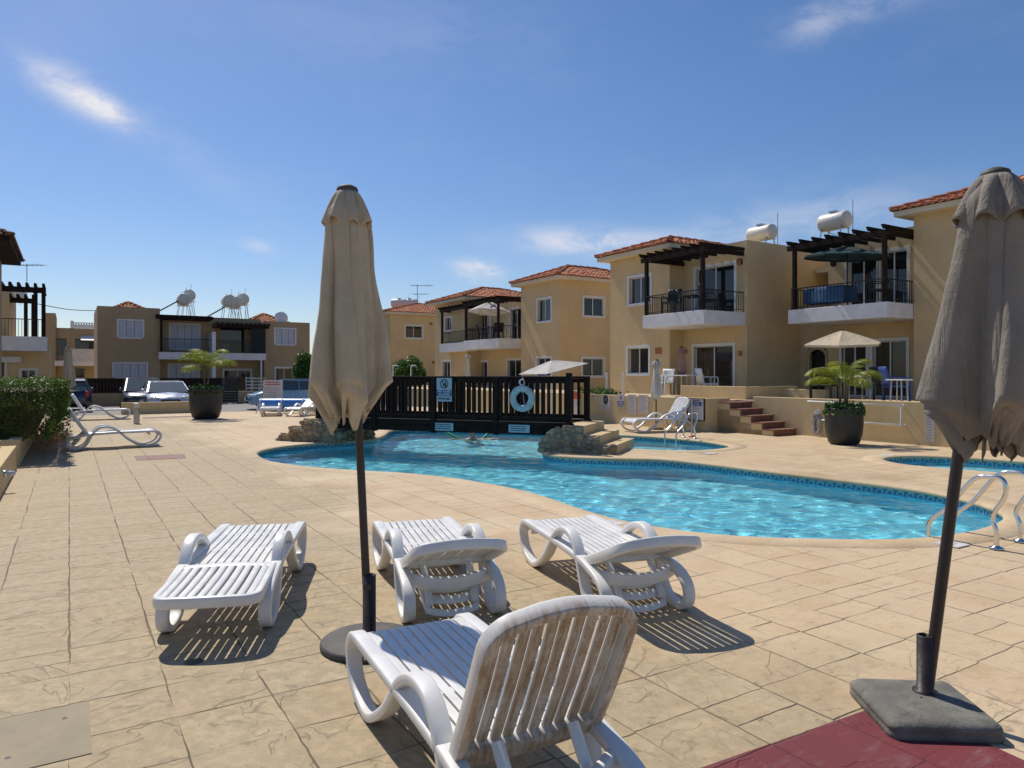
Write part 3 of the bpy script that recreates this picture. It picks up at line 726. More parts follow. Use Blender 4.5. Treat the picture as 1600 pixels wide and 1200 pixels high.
mb = MB(); mb.lathe([(.055, .086), (.055, .094), (.036, .096), (.036, .355), (.029, .358), (.029, .30)], 20, cap=False); mb.build('base_tube', M['pole'], tu2)
# ================================================================ lettering
def text_mb(body, size, x, z, y=-.002, align='CENTER', bold=.0, w=None):
    cu = bpy.data.curves.new('lettering', 'FONT'); cu.body = body; cu.size = size; cu.align_x = align; cu.align_y = 'CENTER'; cu.offset = bold; cu.resolution_u = 2; cu.space_line = .95
    o = bpy.data.objects.new('lettering', cu); COL.objects.link(o); dg = bpy.context.evaluated_depsgraph_get(); dg.update()
    me = bpy.data.meshes.new_from_object(o.evaluated_get(dg)); xs = [v.co.x for v in me.vertices] or [0, 1]
    k = 1.0 if w is None else w/max(max(xs)-min(xs), 1e-6)
    mb = MB(); mb.add([(x+v.co.x*k, y, z+v.co.y) for v in me.vertices], [list(p.vertices) for p in me.polygons])
    bpy.data.objects.remove(o); bpy.data.curves.remove(cu); bpy.data.meshes.remove(me); return mb
def rule_lines(mb, x0, x1, z0, z1, n, rg, th=.35, y=-.002, ragged=.35):
    # lines of small print too far off to read
    st = (z1-z0)/n
    for i in range(n):
        z = z1-st*(i+.5); x = x0; end = x1-(x1-x0)*rg.uniform(0, ragged)
        while x < end-.005:
            l = min(rg.uniform(.05, .16)*(x1-x0), end-x); mb.add([(x, y, z-st*th/2), (x+l, y, z-st*th/2), (x+l, y, z+st*th/2), (x, y, z+st*th/2)], [(0, 1, 2, 3)]); x += l+.025*(x1-x0)
def plate(mb, x0, x1, z0, z1, y=0.0, t=.006):
    return mb.box(x0, x1, y, y+t, z0, z1)

# ================================================================ footbridge (local x along the span to the right, y away from the camera)
BO = Vector((-4.6, 17.2, 0)); BA = atan2(-2.3, 5.8); BL = 6.24
bd = Vector((cos(BA), sin(BA), 0)); bn = Vector((-sin(BA), cos(BA), 0))
def BW(x, y, z=0): return BO+bd*x+bn*y+Vector((0, 0, z))
def bpx(px, py, y0=0.0):                # image point on the near railing plane -> local (x, z)
    r = (px-800)/F; o = BO+bn*y0; k = (r*o.y-o.x)/(bd.x-r*bd.y); d = o.y+k*bd.y; return k, H+(HZ-py)/F*d
br = thing('footbridge', 'dark timber footbridge with slatted railings over the pool', 'footbridge', BO, BA)
mb = MB()
for i in range(44): mb.box(.0+i*BL/44+.006, (i+1)*BL/44-.006, -.02, 1.32, .515, .55)
mb.box(0, BL, .02, .14, .36, .513); mb.box(0, BL, 1.16, 1.28, .36, .513); mb.build('deck', M['wood'], br)
rg = random.Random(4)
for side, y in (('near', -.05), ('far', 1.33)):
    f = 1 if side == 'far' else -1
    hr = MB(); hr.box(-.06, BL+.06, y-.045, y+.045, 1.515, 1.558); hr.box(-.03, BL+.03, y-.022, y+.022, 1.415, 1.512); hr.box(-.03, BL+.03, y-.022, y+.022, .60, .695)
    hr.build('handrail', M['wood'], br, bevel=.006)
    n = int(BL/(.122 if f < 0 else .145)); hwb = .034 if f < 0 else .030
    for i in range(n):
        x = .06+i*(BL-.12)/(n-1); b = MB(); wv = rg.uniform(-.006, .006)
        b.box(x-hwb+wv, x+hwb+wv, y-.022-.018 if f < 0 else y+.023, y-.023 if f < 0 else y+.041, .63, 1.50); b.build('baluster', M['wood'], br)
    for px in (0.0, 1.55, bpx(679, 600)[0], bpx(776, 600)[0], BL):
        b = MB(); tall = 1.63 if px == BL and f < 0 else 1.535; b.box(px-.055, px+.055, y-.06+(0 if f < 0 else .0), y+.06, .30, tall+.002); b.build('post', M['wood'], br, bevel=.008)
    sk = MB()
    for k in range(2): sk.box(-.1, BL+.1, y-.018+.0, y+.018, .325+k*.135, .325+k*.135+.128)
    sk.build('skirt_board', M['wood'], br)

def fixed_sign(name, label, cat, px0, px1, py0, py1, y, mats, group=None):
    xa, za = bpx((px0+px1)/2, py0); _, zb = bpx((px0+px1)/2, py1); x0 = bpx(px0, py0)[0]; x1 = bpx(px1, py0)[0]
    t = thing(name, label, cat, BW((x0+x1)/2, y, zb), BA, group); w_, h_ = x1-x0, za-zb
    return t, w_, h_
t, w_, h_ = fixed_sign('sign', 'white and blue NO GLASS ALLOWED sign with a crossed out symbol on the footbridge railing', 'sign', 685.5, 709, 590.5, 627, -.10, None)
mb = MB(); mb.box(-w_/2, w_/2, 0, .006, 0, h_); mb.build('board', M['sign_pale'], t)
mb = MB(); mb.box(-w_/2+.006, w_/2-.006, -.003, -.0005, h_*.225, h_*.49); mb.build('panel', M['sign_blue'], t)
text_mb('NO GLASS', .056, 0, h_*.42, -.006, bold=.002, w=w_*.84).build('lettering', M['sign_white'], t)
text_mb('ALLOWED', .056, 0, h_*.295, -.006, bold=.002, w=w_*.78).build('lettering', M['sign_white'], t)
text_mb('IN POOL AREA', .060, 0, h_*.115, -.004, bold=.0035, w=w_*.82).build('lettering', M['sign_ink'], t)
mb = MB(); c = (0, -.003, h_*.745); rr = w_*.25
mb.sweep([Vector((c[0]+rr*cos(2*pi*k/28), c[1], c[2]+rr*sin(2*pi*k/28))) for k in range(28)], [(-.001, -.010), (.001, -.010), (.001, .010), (-.001, .010)], closed=True, side=(0, 1, 0))
mb.beam((-.68*rr, -.005, c[2]+.72*rr), (.68*rr, -.005, c[2]-.72*rr), .024, .002, up=(0, 1, 0))
# tumbler and bottle silhouettes under the bar
mb.add([(-.035, -.0035, c[2]-.06), (.0, -.0035, c[2]-.06), (.004, -.0035, c[2]-.01), (-.039, -.0035, c[2]-.01)], [(0, 1, 2, 3)])
mb.add([(.018, -.0035, c[2]-.07), (.052, -.0035, c[2]-.07), (.052, -.0035, c[2]+.02), (.041, -.0035, c[2]+.045), (.041, -.0035, c[2]+.085), (.029, -.0035, c[2]+.085), (.029, -.0035, c[2]+.045), (.018, -.0035, c[2]+.02)], [tuple(range(8))])
mb.build('symbol', M['sign_ink'], t)
for (p0, p1, q0, q1, lab) in ((681.5, 710.5, 660.5, 672.5, 'small pale plate with dark small print under the NO GLASS sign'), (797, 829.5, 663.5, 675.5, 'small pale plate with small print under the lifebuoy')):
    t, w_, h_ = fixed_sign('sign', lab, 'sign', p0, p1, q0, q1, -.08, None, 'plates on the footbridge skirt')
    mb = MB(); mb.box(-w_/2, w_/2, 0, .006, 0, h_); mb.build('board', M['sign_pale'], t)
    mb = MB(); rule_lines(mb, -w_*.40, w_*.40, h_*.12, h_*.92, 3, rg, .42, -.002, .15); mb.build('lettering', M['sign_ink'], t)
# lifebuoy hanging on the near railing
lx, lz = bpx(819.5, 622.5); t = thing('lifebuoy', 'pale blue ring lifebuoy hanging on the footbridge railing', 'lifebuoy', BW(lx, -.13, lz), BA)
mb = MB(); mb.sweep([Vector((.212*cos(2*pi*k/40), 0, .212*sin(2*pi*k/40))) for k in range(40)], [(.05*cos(2*pi*k/12), .072*sin(2*pi*k/12)) for k in range(12)], closed=True, side=(0, 1, 0)); mb.build('ring', M['lifebuoy'], t)
mb = MB()
for a in (45, 135, 225, 315):
    a = R(a); p = Vector((cos(a), 0, sin(a))); q = Vector((-sin(a), 0, cos(a)))
    mb.sweep([p*.212+(p*.076*cos(2*pi*k/14)+Vector((0, 1, 0))*.054*sin(2*pi*k/14)) for k in range(14)], [(-.022, -.003), (.022, -.003), (.022, .003), (-.022, .003)], closed=True, side=q)
mb.build('band', M['lifebuoy'], t)
mb = MB(); P = []
for k in range(60): a = k/60*2*pi*3; P.append(Vector((.055*cos(a)*(1-.2*sin(a*.3)), -.02+.02*sin(a*.37), .345+.06*sin(a))))
mb.tube(P, .007, 6); mb.tube([(0, -.02, .40), (.01, .03, .44), (0, .06, .44)], .007, 6); mb.tube([(-.02, -.02, .29), (.0, .05, .1), (.03, .05, -.15)], .006, 6); mb.build('rope', M['strap'], t)

# ---- cobbled abutments with steps
def abutment(flip, label):
    t = thing('bridge_steps', label, 'steps', BW(BL if flip > 0 else 0, 0), BA, 'stone steps at the ends of the footbridge')
    X = (lambda x: x) if flip > 0 else (lambda x: -x)
    st = MB(); rise = .183; w0, w1 = -.16, 1.46
    for k in range(3):
        xa, xb = X(-.10 if k == 0 else .34*k-.005), X(.34*(k+1)+.02); st.box(min(xa, xb), max(xa, xb), w0-.02, w1+.02, 0.0-.01*k, .553-rise*k)
    st.build('steps', M['stucco_pale'], t, bevel=.012)
    prof = [(-.60, 0), (-.575, .14), (-.50, .27), (-.37, .39), (-.21, .46), (-.02, .50), (.33, .50), (.33, .32), (.67, .32), (.67, .14), (1.0, .14), (1.0, 0)]
    def inside(x, z):
        c = False; n = len(prof)
        for i in range(n):
            (x1, z1), (x2, z2) = prof[i], prof[i-1]
            if (z1 > z) != (z2 > z) and x < (x2-x1)*(z-z1)/(z2-z1)+x1: c = not c
        return c
    co = MB(); vs = [(X(x), w0-.13, z) for x, z in prof]+[(X(x), w1, z) for x, z in prof]; n = len(prof)
    co.add(vs, [(i, (i+1) % n, n+(i+1) % n, n+i) for i in range(n)]+[tuple(range(n)), tuple(range(n, 2*n))]); co.build('mortar', M['mortar'], t)
    sm = MB(); r2 = random.Random(9 if flip > 0 else 10); done = []
    tries = 0
    while tries < 2500:
        tries += 1; x, z = r2.uniform(-.8, 1.0), r2.uniform(.0, .5); r = r2.choice((.05, .065, .08, .095))
        if not inside(x, z) or any((x-a)**2+(z-b)**2 < (.82*(r+c))**2 for a, b, c in done): continue
        done.append((x, z, r)); sm.ico((X(x), w0-.125, z), r, 2, .07, (1.08, .55, .95), rg=r2)
    dn = []; tries = 0                                     # the rounded end over the water
    while tries < 1800:
        tries += 1; s = r2.uniform(0, 1); y = r2.uniform(w0-.1, w1); i = min(int(s*4), 3); f = s*4-i; x = prof[i][0]*(1-f)+prof[i+1][0]*f; z = prof[i][1]*(1-f)+prof[i+1][1]*f; r = r2.choice((.06, .075, .09, .11))
        if any((x-a)**2+(z-b)**2+(y-d)**2 < (.85*(r+c))**2 for a, b, c, d in dn): continue
        dn.append((x, z, r, y)); sm.ico((X(x), y, z), r, 2, .07, (.75, 1.1, .85), rg=r2)
    sm.build('cobbles', M['cobble'], t); return t
abutment(1, 'cream steps and cobbled side at the right end of the footbridge')
abutment(-1, 'cobbled steps at the left end of the footbridge behind the beige parasol')

# ================================================================ swimmer with a pool noodle
def skin_mesh(name, pts, edges, rad, mat_, parent=None, root=0, sub=2):
    me = bpy.data.meshes.new(name); me.from_pydata(pts, edges, []); me.materials.append(mat_)
    o = bpy.data.objects.new(name, me); COL.objects.link(o); o.parent = parent
    sk = o.modifiers.new('Skin', 'SKIN'); sk.use_smooth_shade = True
    for i, v in enumerate(me.skin_vertices[0].data):
        v.radius = rad[i] if isinstance(rad[i], tuple) else (rad[i], rad[i]); v.use_root = i == root
    md = o.modifiers.new('Subdivision', 'SUBSURF'); md.levels = sub; md.render_levels = sub
    return o
sw = G(738, 685.5, WZ); t = thing('person', 'person with dark hair swimming with arms spread over a green noodle', 'person', (sw.x, sw.y, WZ), R(4))
pts = [(0, .10, -.62), (0, .08, -.42), (0, .05, -.20), (0, .03, -.03), (0, .02, .05), (0, .0, .12), (0, -.005, .20), (0, .005, .265),
       (.17, .04, -.05), (.36, -.03, -.04), (.56, -.14, .0), (.64, -.17, .01), (-.17, .04, -.05), (-.34, -.10, -.03), (-.46, -.30, .0), (-.53, -.35, .01),
       (.11, .16, -.80), (.13, .42, -1.0), (.14, .75, -1.02), (-.11, .16, -.80), (-.13, .45, -.98), (-.14, .80, -1.0)]
ed = [(0, 1), (1, 2), (2, 3), (3, 4), (4, 5), (5, 6), (6, 7), (3, 8), (8, 9), (9, 10), (10, 11), (3, 12), (12, 13), (13, 14), (14, 15), (0, 16), (16, 17), (17, 18), (0, 19), (19, 20), (20, 21)]
rad = [(.15, .10), (.13, .09), (.16, .10), (.12, .08), .055, (.066, .08), (.078, .095), (.06, .07), .058, .045, .034, .03, .058, .045, .034, .03, .08, .055, .035, .08, .055, .035]
pb = skin_mesh('body', pts, ed, rad, M['skin'], t)
mb = MB()
for s_, b_ in ((1, (.64, -.17, .01)), (-1, (-.53, -.35, .01))):
    for k in range(4): mb.tube([(b_[0], b_[1]+.02*k-.03, b_[2]), (b_[0]+s_*.05, b_[1]+.022*k-.045, b_[2]+.004), (b_[0]+s_*(.085-.006*abs(k-1)), b_[1]+.024*k-.05, b_[2]-.012)], .009, 6)
    mb.tube([(b_[0]-s_*.02, b_[1]-.02, b_[2]), (b_[0]+s_*.02, b_[1]-.065, b_[2])], .010, 6)
mb.build('fingers', M['skin'], pb)
mb = MB(); mb.ico((0, .022, .235), .108, 3, .02, (.88, 1.0, .88)); mb.build('hair', M['hair'], pb)
mb = MB(); mb.ico((0, -.098, .185), .016, 1, 0, (.8, 1, 1.2)); mb.ico((.035, -.082, .207), .011, 1); mb.ico((-.035, -.082, .207), .011, 1); mb.build('face', M['skin'], pb)
nd = thing('pool_noodle', 'bright green foam pool noodle bent behind the swimmer', 'pool noodle', (sw.x, sw.y, WZ), R(4))
mb = MB(); mb.tube(catmull([(-.72, .30, .16), (-.50, .16, .06), (-.30, .08, -.03), (0, .16, -.10), (.25, .10, -.03), (.36, .18, .05), (.46, .30, .15)], 6, False), .034, 10); mb.build('foam_tube', M['foam'], nd)
# ================================================================ apartment buildings
RZV = TH-pi/2                           # turn for a thing facing the pool (-v); TH for one facing down the row (-u)
class Bld:
    def __init__(s, label, u0, v0, wallm, group='apartment buildings round the pool', name='apartment_building'):
        s.u0, s.v0 = u0, v0; s.t = thing(name, label, 'building', D(u0, v0, -.2), TH, group); s.w = MB(); s.wm = wallm; s.win = []
    def P(s, u, v, z): return Vector((v-s.v0, u-s.u0, z+.2))
    def face(s, f, ln, z0, z1, holes=(), depth=.16):
        xs = sorted({0.0, ln}|{min(max(h[k], 0), ln) for h in holes for k in (0, 1)}); zs = sorted({z0, z1}|{min(max(h[k], z0), z1) for h in holes for k in (2, 3)})
        for a, b in zip(xs, xs[1:]):
            for c, d in zip(zs, zs[1:]):
                m, n = (a+b)/2, (c+d)/2
                if any(h[0] < m < h[1] and h[2] < n < h[3] for h in holes): continue
                s.w.add([f(a, 0, c), f(b, 0, c), f(b, 0, d), f(a, 0, d)], [(0, 1, 2, 3)])
        for h in holes:
            a, b, c, d = h[:4]
            for q in (((a, 0, c), (a, 0, d), (a, -depth, d), (a, -depth, c)), ((b, 0, d), (b, 0, c), (b, -depth, c), (b, -depth, d)), ((a, 0, d), (b, 0, d), (b, -depth, d), (a, -depth, d)), ((b, 0, c), (a, 0, c), (a, -depth, c), (b, -depth, c))):
                s.w.add([f(*p) for p in q], [(0, 1, 2, 3)])
            s.win.append((f, h))
    def fmap(s, ua, v): return lambda q, o, z: s.P(ua-q, v-o, z)           # facing -v
    def rmap(s, va, u): return lambda q, o, z: s.P(u-o, va+q, z)           # facing -u
    def hf(s, ua, v, lst):              # openings read off the photograph on a -v face
        out = []
        for (k, x0, x1, y0, y1) in lst:
            xm = (x0+x1)/2; out.append((ua-pv(x0, y0, v)[0], ua-pv(x1, y0, v)[0], pv(xm, y1, v)[1], pv(xm, y0, v)[1], k))
        return out
    def hr(s, va, u, lst):
        out = []
        for (k, x0, x1, y0, y1) in lst:
            xm = (x0+x1)/2; out.append((pu(x0, y0, u)[0]-va, pu(x1, y0, u)[0]-va, pu(xm, y1, u)[1], pu(xm, y0, u)[1], k))
        return out
    def block(s, ua, ub, va, vb, z0, z1, hf=(), hr=(), hl=(), top=True):
        s.face(s.fmap(ua, va), ua-ub, z0, z1, hf); s.face(s.rmap(va, ub), vb-va, z0, z1, hr)
        P = s.P
        s.w.add([P(ua, va, z0), P(ua, vb, z0), P(ua, vb, z1), P(ua, va, z1)], [(3, 2, 1, 0)]); s.w.add([P(ua, vb, z0), P(ub, vb, z0), P(ub, vb, z1), P(ua, vb, z1)], [(3, 2, 1, 0)])
        if top: s.w.add([P(ua, va, z1), P(ub, va, z1), P(ub, vb, z1), P(ua, vb, z1)], [(0, 1, 2, 3)])
    def ubox(s, mb, u0, u1, v0, v1, z0, z1): return mb.box(v0-s.v0, v1-s.v0, u0-s.u0, u1-s.u0, z0+.2, z1+.2)
    def finish(s):
        s.w.build('wall', s.wm, s.t)
        for f, h in s.win: window(s.t, f, *h)
def fb(mb, f, a, b, o0, o1, c, d):
    return mb.add([f(a, o0, c), f(b, o0, c), f(b, o1, c), f(a, o1, c), f(a, o0, d), f(b, o0, d), f(b, o1, d), f(a, o1, d)], [(3, 2, 1, 0), (4, 5, 6, 7), (0, 1, 5, 4), (1, 2, 6, 5), (2, 3, 7, 6), (3, 0, 4, 7)])
def window(par, f, a, b, c, d, kind):
    if kind == 'open': return
    mb = MB(); tw = .085 if kind != 'dark' else .02
    if kind != 'dark':
        fb(mb, f, a-tw, a+.012, -.05, .028, c-(tw if kind == 'slide' else 0), d+tw); fb(mb, f, b-.012, b+tw, -.05, .028, c-(tw if kind == 'slide' else 0), d+tw); fb(mb, f, a+.013, b-.013, -.05, .025, d-.012, d+tw-.002)
        if kind in ('slide', 'shut', 'half'): fb(mb, f, a+.013, b-.013, -.05, .05, c-tw, c+.012)
    else: fb(mb, f, a, b, -.155, -.12, d-.04, d)
    w = mb.build('door' if kind in ('door', 'dark') else 'window', M['frame'] if kind != 'dark' else M['wood'], par)
    if kind in ('slide', 'door', 'half'):
        mb = MB(); e = .045; m = (a+b)/2
        for (p, q, o) in ((a, m+.03, -.13), (m-.03, b, -.095)):
            fb(mb, f, p, p+e, o-.02, o+.02, c, d); fb(mb, f, q-e, q, o-.021, o+.019, c, d); fb(mb, f, p+e, q-e, o-.019, o+.018, d-e, d); fb(mb, f, p+e, q-e, o-.019, o+.018, c, c+e)
        mb.build('sash', M['frame'], w)
        for (p, q, o, mm) in ((a+e, m-.015, -.13, M['glass_curtain'] if rnd.random() < .55 else M['glass']), (m+.015, b-e, -.095, M['glass'])):
            mb = MB(); fb(mb, f, p, q, o-.004, o+.004, c+e, d-e); mb.build('pane', mm, w)
    elif kind == 'shut':
        n = max(2, int(round((b-a)/.45))); mb = MB()
        for k in range(n):
            p, q = a+(b-a)*k/n+.012, a+(b-a)*(k+1)/n-.012
            fb(mb, f, p, q, -.09, -.055, c+.02, d-.02)
            nn = 5
            for j in range(nn): x = p+(q-p)*(j+.5)/nn; fb(mb, f, x-.018, x+.018, -.054, -.042, c+.07, d-.07)
        mb.build('shutter', M['shutter'], w); mb = MB(); fb(mb, f, a, b, -.15, -.14, c, d); mb.build('pane', M['glass'], w)
    elif kind == 'dark':
        mb = MB(); fb(mb, f, a, b, -.155, -.145, c, d-.04); mb.build('pane', M['glass'], w)

def hip_roof(b, ua, ub, va, vb, ze, rise, oh=.42, tm='tile', sp=.21, fm='soffit'):
    u0, u1, v0, v1 = ub-oh, ua+oh, va-oh, vb+oh; mb = MB(); um = (u0+u1)/2; hw = min((u1-u0)/2, (v1-v0)/2)
    if (v1-v0) >= (u1-u0): ra, rb_ = b.P(um, v0+hw, ze+rise), b.P(um, v1-hw, ze+rise)       # ridge runs back from the pool
    else: ra = rb_ = b.P(um, (v0+v1)/2, ze+rise)
    cs = [b.P(u1, v0, ze), b.P(u0, v0, ze), b.P(u0, v1, ze), b.P(u1, v1, ze)]; tops = [(ra, ra), (ra, rb_), (rb_, rb_), (rb_, ra)]
    for i in range(4):
        A, B = cs[i], cs[(i+1) % 4]; ta, tb = tops[i]; mb.add([A, B, tb, ta] if (ta-tb).length > .01 else [A, B, ta], [(0, 1, 2, 3)] if (ta-tb).length > .01 else [(0, 1, 2)])
        e = B-A; L = e.length; e.normalize(); mt = (ta+tb)/2; up = mt-(A+B)/2; up = up-e*up.dot(e); sl = up.length; upn = up.normalized(); nn = e.cross(upn)
        if nn.z < 0: nn = -nn
        xa, xb = (ta-A).dot(e), (tb-A).dot(e); nc = int(L/sp)
        for k in range(nc):
            c = (k+.5)*L/nc; fr_ = c/max(xa, .01) if c < xa else ((L-c)/max(L-xb, .01) if c > xb else 1.0); ln = sl*min(fr_, 1.0); nt = max(1, int(ln/.40))
            for j in range(nt):
                s0 = ln*j/nt-(.06 if j == 0 else .03); s1 = ln*(j+1)/nt; base = A+e*(c+rnd.uniform(-.008, .008)); vs = []
                lift = rnd.uniform(0, .012)
                for (s_, r_, h_) in ((s0, .092, .022+lift), (s1, .074, .0)):
                    for q in range(6): a = pi*q/5; vs.append(base+upn*s_+e*(r_*cos(a))+nn*(h_+r_*.72*sin(a)))
                mb.add(vs, [(q, q+1, 7+q, 6+q) for q in range(5)]+[(0, 1, 2, 3, 4, 5)], False)
    caps = [(cs[0], ra), (cs[1], ra), (cs[2], rb_), (cs[3], rb_)]+([(ra, rb_)] if (ra-rb_).length > .2 else [])
    for c, ap in caps:                  # hip and ridge caps
        dv = ap-c; n = max(2, int(dv.length/.38)); dn = dv.normalized(); sd_ = dn.cross(Vector((0, 0, 1))).normalized(); nn = sd_.cross(dn)
        for j in range(n):
            vs = []
            for (s_, r_, h_) in ((dv.length*j/n-.04, .115, .065), (dv.length*(j+1)/n, .095, .045)):
                for q in range(6): a = pi*q/5; vs.append(c+dn*s_+sd_*(r_*cos(a))+nn*(h_+r_*.8*sin(a)))
            mb.add(vs, [(q, q+1, 7+q, 6+q) for q in range(5)]+[(0, 1, 2, 3, 4, 5)], False)
    r = mb.build('roof', M[tm], b.t)
    mb = MB(); k = .035
    b.ubox(mb, u0+k, u1-k, v0+k, v1-k, ze-.17, ze-.012); mb.build('fascia', M[fm], r)
def balcony(b, u0, u1, v0, v1, z0, z1, left=True, rail=.68, front=True):
    mb = MB(); b.ubox(mb, u0, u1, v0, v1, z0, z1); mb.build('balcony_slab', M['slab'], b.t, bevel=.01)
    mb = MB(); e = .07; zt = z1+rail
    segs = ([((u1-e, v0+e), (u0+e, v0+e))] if front else [])+[((u0+e, v0+e), (u0+e, v1-.03))]+([((u1-e, v0+e), (u1-e, v1-.03))] if left else [])
    for (p, q) in segs:
        a, c = b.P(p[0], p[1], zt), b.P(q[0], q[1], zt); mb.beam(a, c, .045, .03); dz = Vector((0, 0, zt-z1-.09)); mb.beam(a-dz, c-dz, .03, .02)
        n = int((c-a).length/.115)
        for k in range(n+1): x = a.lerp(c, k/n); mb.box(x.x-.007, x.x+.007, x.y-.007, x.y+.007, z1+.2, zt+.2-.012)
    mb.build('railing', M['iron'], b.t)
def pergola(b, u0, u1, v0, v1, zp, z, n=8, tail=.28, posts=True, side=True, ptail=.2):
    mb = MB(); b.ubox(mb, u0-ptail, u1+ptail, v0-.05, v0+.05, z-.16, z); pg = mb.build('pergola', M['wood'], b.t)
    if side:
        for u in (u0+.02, u1-.02): mb = MB(); b.ubox(mb, u-.045, u+.045, v0+.06, v1+.3, z-.15, z-.01); mb.build('side_beam', M['wood'], pg)
    for k in range(n):
        u = u0-.03+(u1-u0+.06)*k/(n-1); mb = MB(); x0, y0 = v0-tail-b.v0, u-b.u0; x1 = v1-b.v0
        zt = z+.2; w = .038                                     # rafter with a splayed tail
        mb.hexa([(x0+.09, y0-w, zt+.003), (x1, y0-w, zt+.003), (x1, y0+w, zt+.003), (x0+.09, y0+w, zt+.003), (x0, y0-w, zt+.12), (x1, y0-w, zt+.12), (x1, y0+w, zt+.12), (x0, y0+w, zt+.12)])
        mb.build('rafter', M['wood'], pg)
    if posts:
        for u in (u0+.06, u1-.06): mb = MB(); b.ubox(mb, u-.055, u+.055, v0-.054, v0+.056, zp, z-.161); mb.build('post', M['wood'], pg)
def lamp(b, f, q, z, name='wall_lamp'):
    mb = MB(); fb(mb, f, q-.06, q+.06, 0.0, .03, z-.1, z+.1); l = mb.build(name, M['iron'], b.t)
    mb = MB(); c = f(q, .11, z); mb.lathe([(.02, -.14), (.075, -.08), (.085, .05), (.03, .12)], 10, c); mb.build('shade', M['terracotta'] if name != 'lantern' else M['iron'], l)
def vent(b, f, q0, q1, z0, z1): mb = MB(); fb(mb, f, q0, q1, -.02, .02, z0, z1); mb.build('vent', M['terracotta'], b.t)

# ---- building B: hipped wing on the left, corner balcony, flat block on the right
B = Bld('yellow two storey block with a corner balcony, brown pergola and tiled wing behind the noticeboard', 16.45, 18.8, M['stucco'])
B.block(22.8, 19.4, 18.8, 24.4, -.2, 6.2, hf=B.hf(22.8, 18.8, [('slide', 983, 1016.5, 432, 474), ('slide', 981, 1014, 543, 584)]))
f = B.fmap(19.6, 19.5)
hs_ = B.hf(19.6, 19.5, [('door', 1087, 1148, 416, 474), ('door', 1084, 1146, 540, 612)])
hs_[0] = (*hs_[0][:2], 3.72, hs_[0][3], 'door'); hs_[1] = (*hs_[1][:2], .88, hs_[1][3], 'door')
B.block(19.6, 16.45, 19.5, 26, -.2, 6.15, hf=hs_)
B.finish()
hip_roof(B, 22.8, 19.4, 18.8, 24.4, 6.37, .66)
balcony(B, 16.5, 19.42, 17.5, 19.49, 3.25, 3.7); pergola(B, 16.6, 19.4, 17.62, 19.48, 3.7, 5.78)
fw = B.fmap(22.8, 18.8); q0, z0 = pv(1024, 553, 18.8); q1, z1 = pv(1034, 543, 18.8); vent(B, fw, 22.8-q0, 22.8-q1, z0, z1)
for px, py in ((1056, 549), (1072, 549), (1157, 552)):
    u_, z_ = pv(px, py, 19.5); mb = MB(); fb(mb, f, 19.6-u_-.06, 19.6-u_+.06, -.02, .05, z_-.08, z_+.08); mb.build('wall_lamp', M['terracotta'], B.t)
u_, z_ = pv(1158, 409, 19.5); lamp(B, f, 19.6-u_, z_)
# ---- building A: balcony on the left, hipped wing on the right behind the taupe parasol
A = Bld('nearest yellow block on the right with a dark green parasol on its balcony', 11.85, 21.35, M['stucco'])
A.block(11.85, 8.3, 21.35, 27.0, -.2, 6.3)
fa = A.fmap(15.15, 22.05)
ha = A.hf(15.15, 22.05, [('door', 1325, 1372, 398, 470), ('door', 1374, 1418, 392, 470), ('door', 1363, 1417, 532, 620), ('door', 1315, 1354, 536, 620)])
ha = [(*h[:2], 3.72 if i < 2 else .88, h[3], 'door') for i, h in enumerate(ha)]
A.block(15.15, 11.75, 22.05, 27, -.2, 6.15, hf=ha)
hp = [(a_, b_, .88, d_, 'dark') for a_, b_, c_, d_, k_ in A.hf(16.44, 22.3, [('dark', 1264, 1291, 545, 600)])]
A.block(16.44, 15.14, 22.3, 27, -.2, 3.5, hf=hp)
hq = [(a_, b_, 3.52, d_, 'dark') for a_, b_, c_, d_, k_ in A.hf(16.44, 24, [('dark', 1285, 1300, 428, 460)])]
A.block(16.43, 15.13, 24.0, 27, 3.5, 5.95, hf=hq)
A.finish()
hip_roof(A, 11.85, 8.3, 21.35, 27.0, 6.47, .70)
balcony(A, 11.87, 15.2, 20.0, 22.04, 3.25, 3.7); pergola(A, 11.95, 15.1, 20.12, 22.04, 3.7, 5.80)
mb = MB(); A.ubox(mb, 15.2, 16.42, 23.1, 23.99, 5.28, 5.42); mb.build('porch_canopy', M['soffit'], A.t)
u_, z_ = pv(1304, 411, 22.05); lamp(A, fa, 15.15-u_, z_, 'lantern')
mb = MB()                               # plaster surround of the ground floor arch
c0 = A.P((pv(1264, 560, 22.3)[0]+pv(1291, 560, 22.3)[0])/2, 22.3, 0); r_ = abs(pv(1264, 560, 22.3)[0]-pv(1291, 560, 22.3)[0])/2; zt = pv(1277, 545, 22.3)[1]+.2
mb.sweep([Vector((c0.x-.01, c0.y+r_*1.08*k, z)) for k, z in [(1, 1.05), (1, zt-.28)]]+[Vector((c0.x-.01, c0.y+r_*1.08*cos(R(a)), zt-.28+.30*sin(R(a)))) for a in range(15, 166, 15)]+[Vector((c0.x-.01, c0.y-r_*1.08, z)) for z in (zt-.28, 1.05)], [(-.03, -.05), (.03, -.05), (.03, .05), (-.03, .05)], side=(1, 0, 0))
mb.build('arch', M['stucco'], A.t)
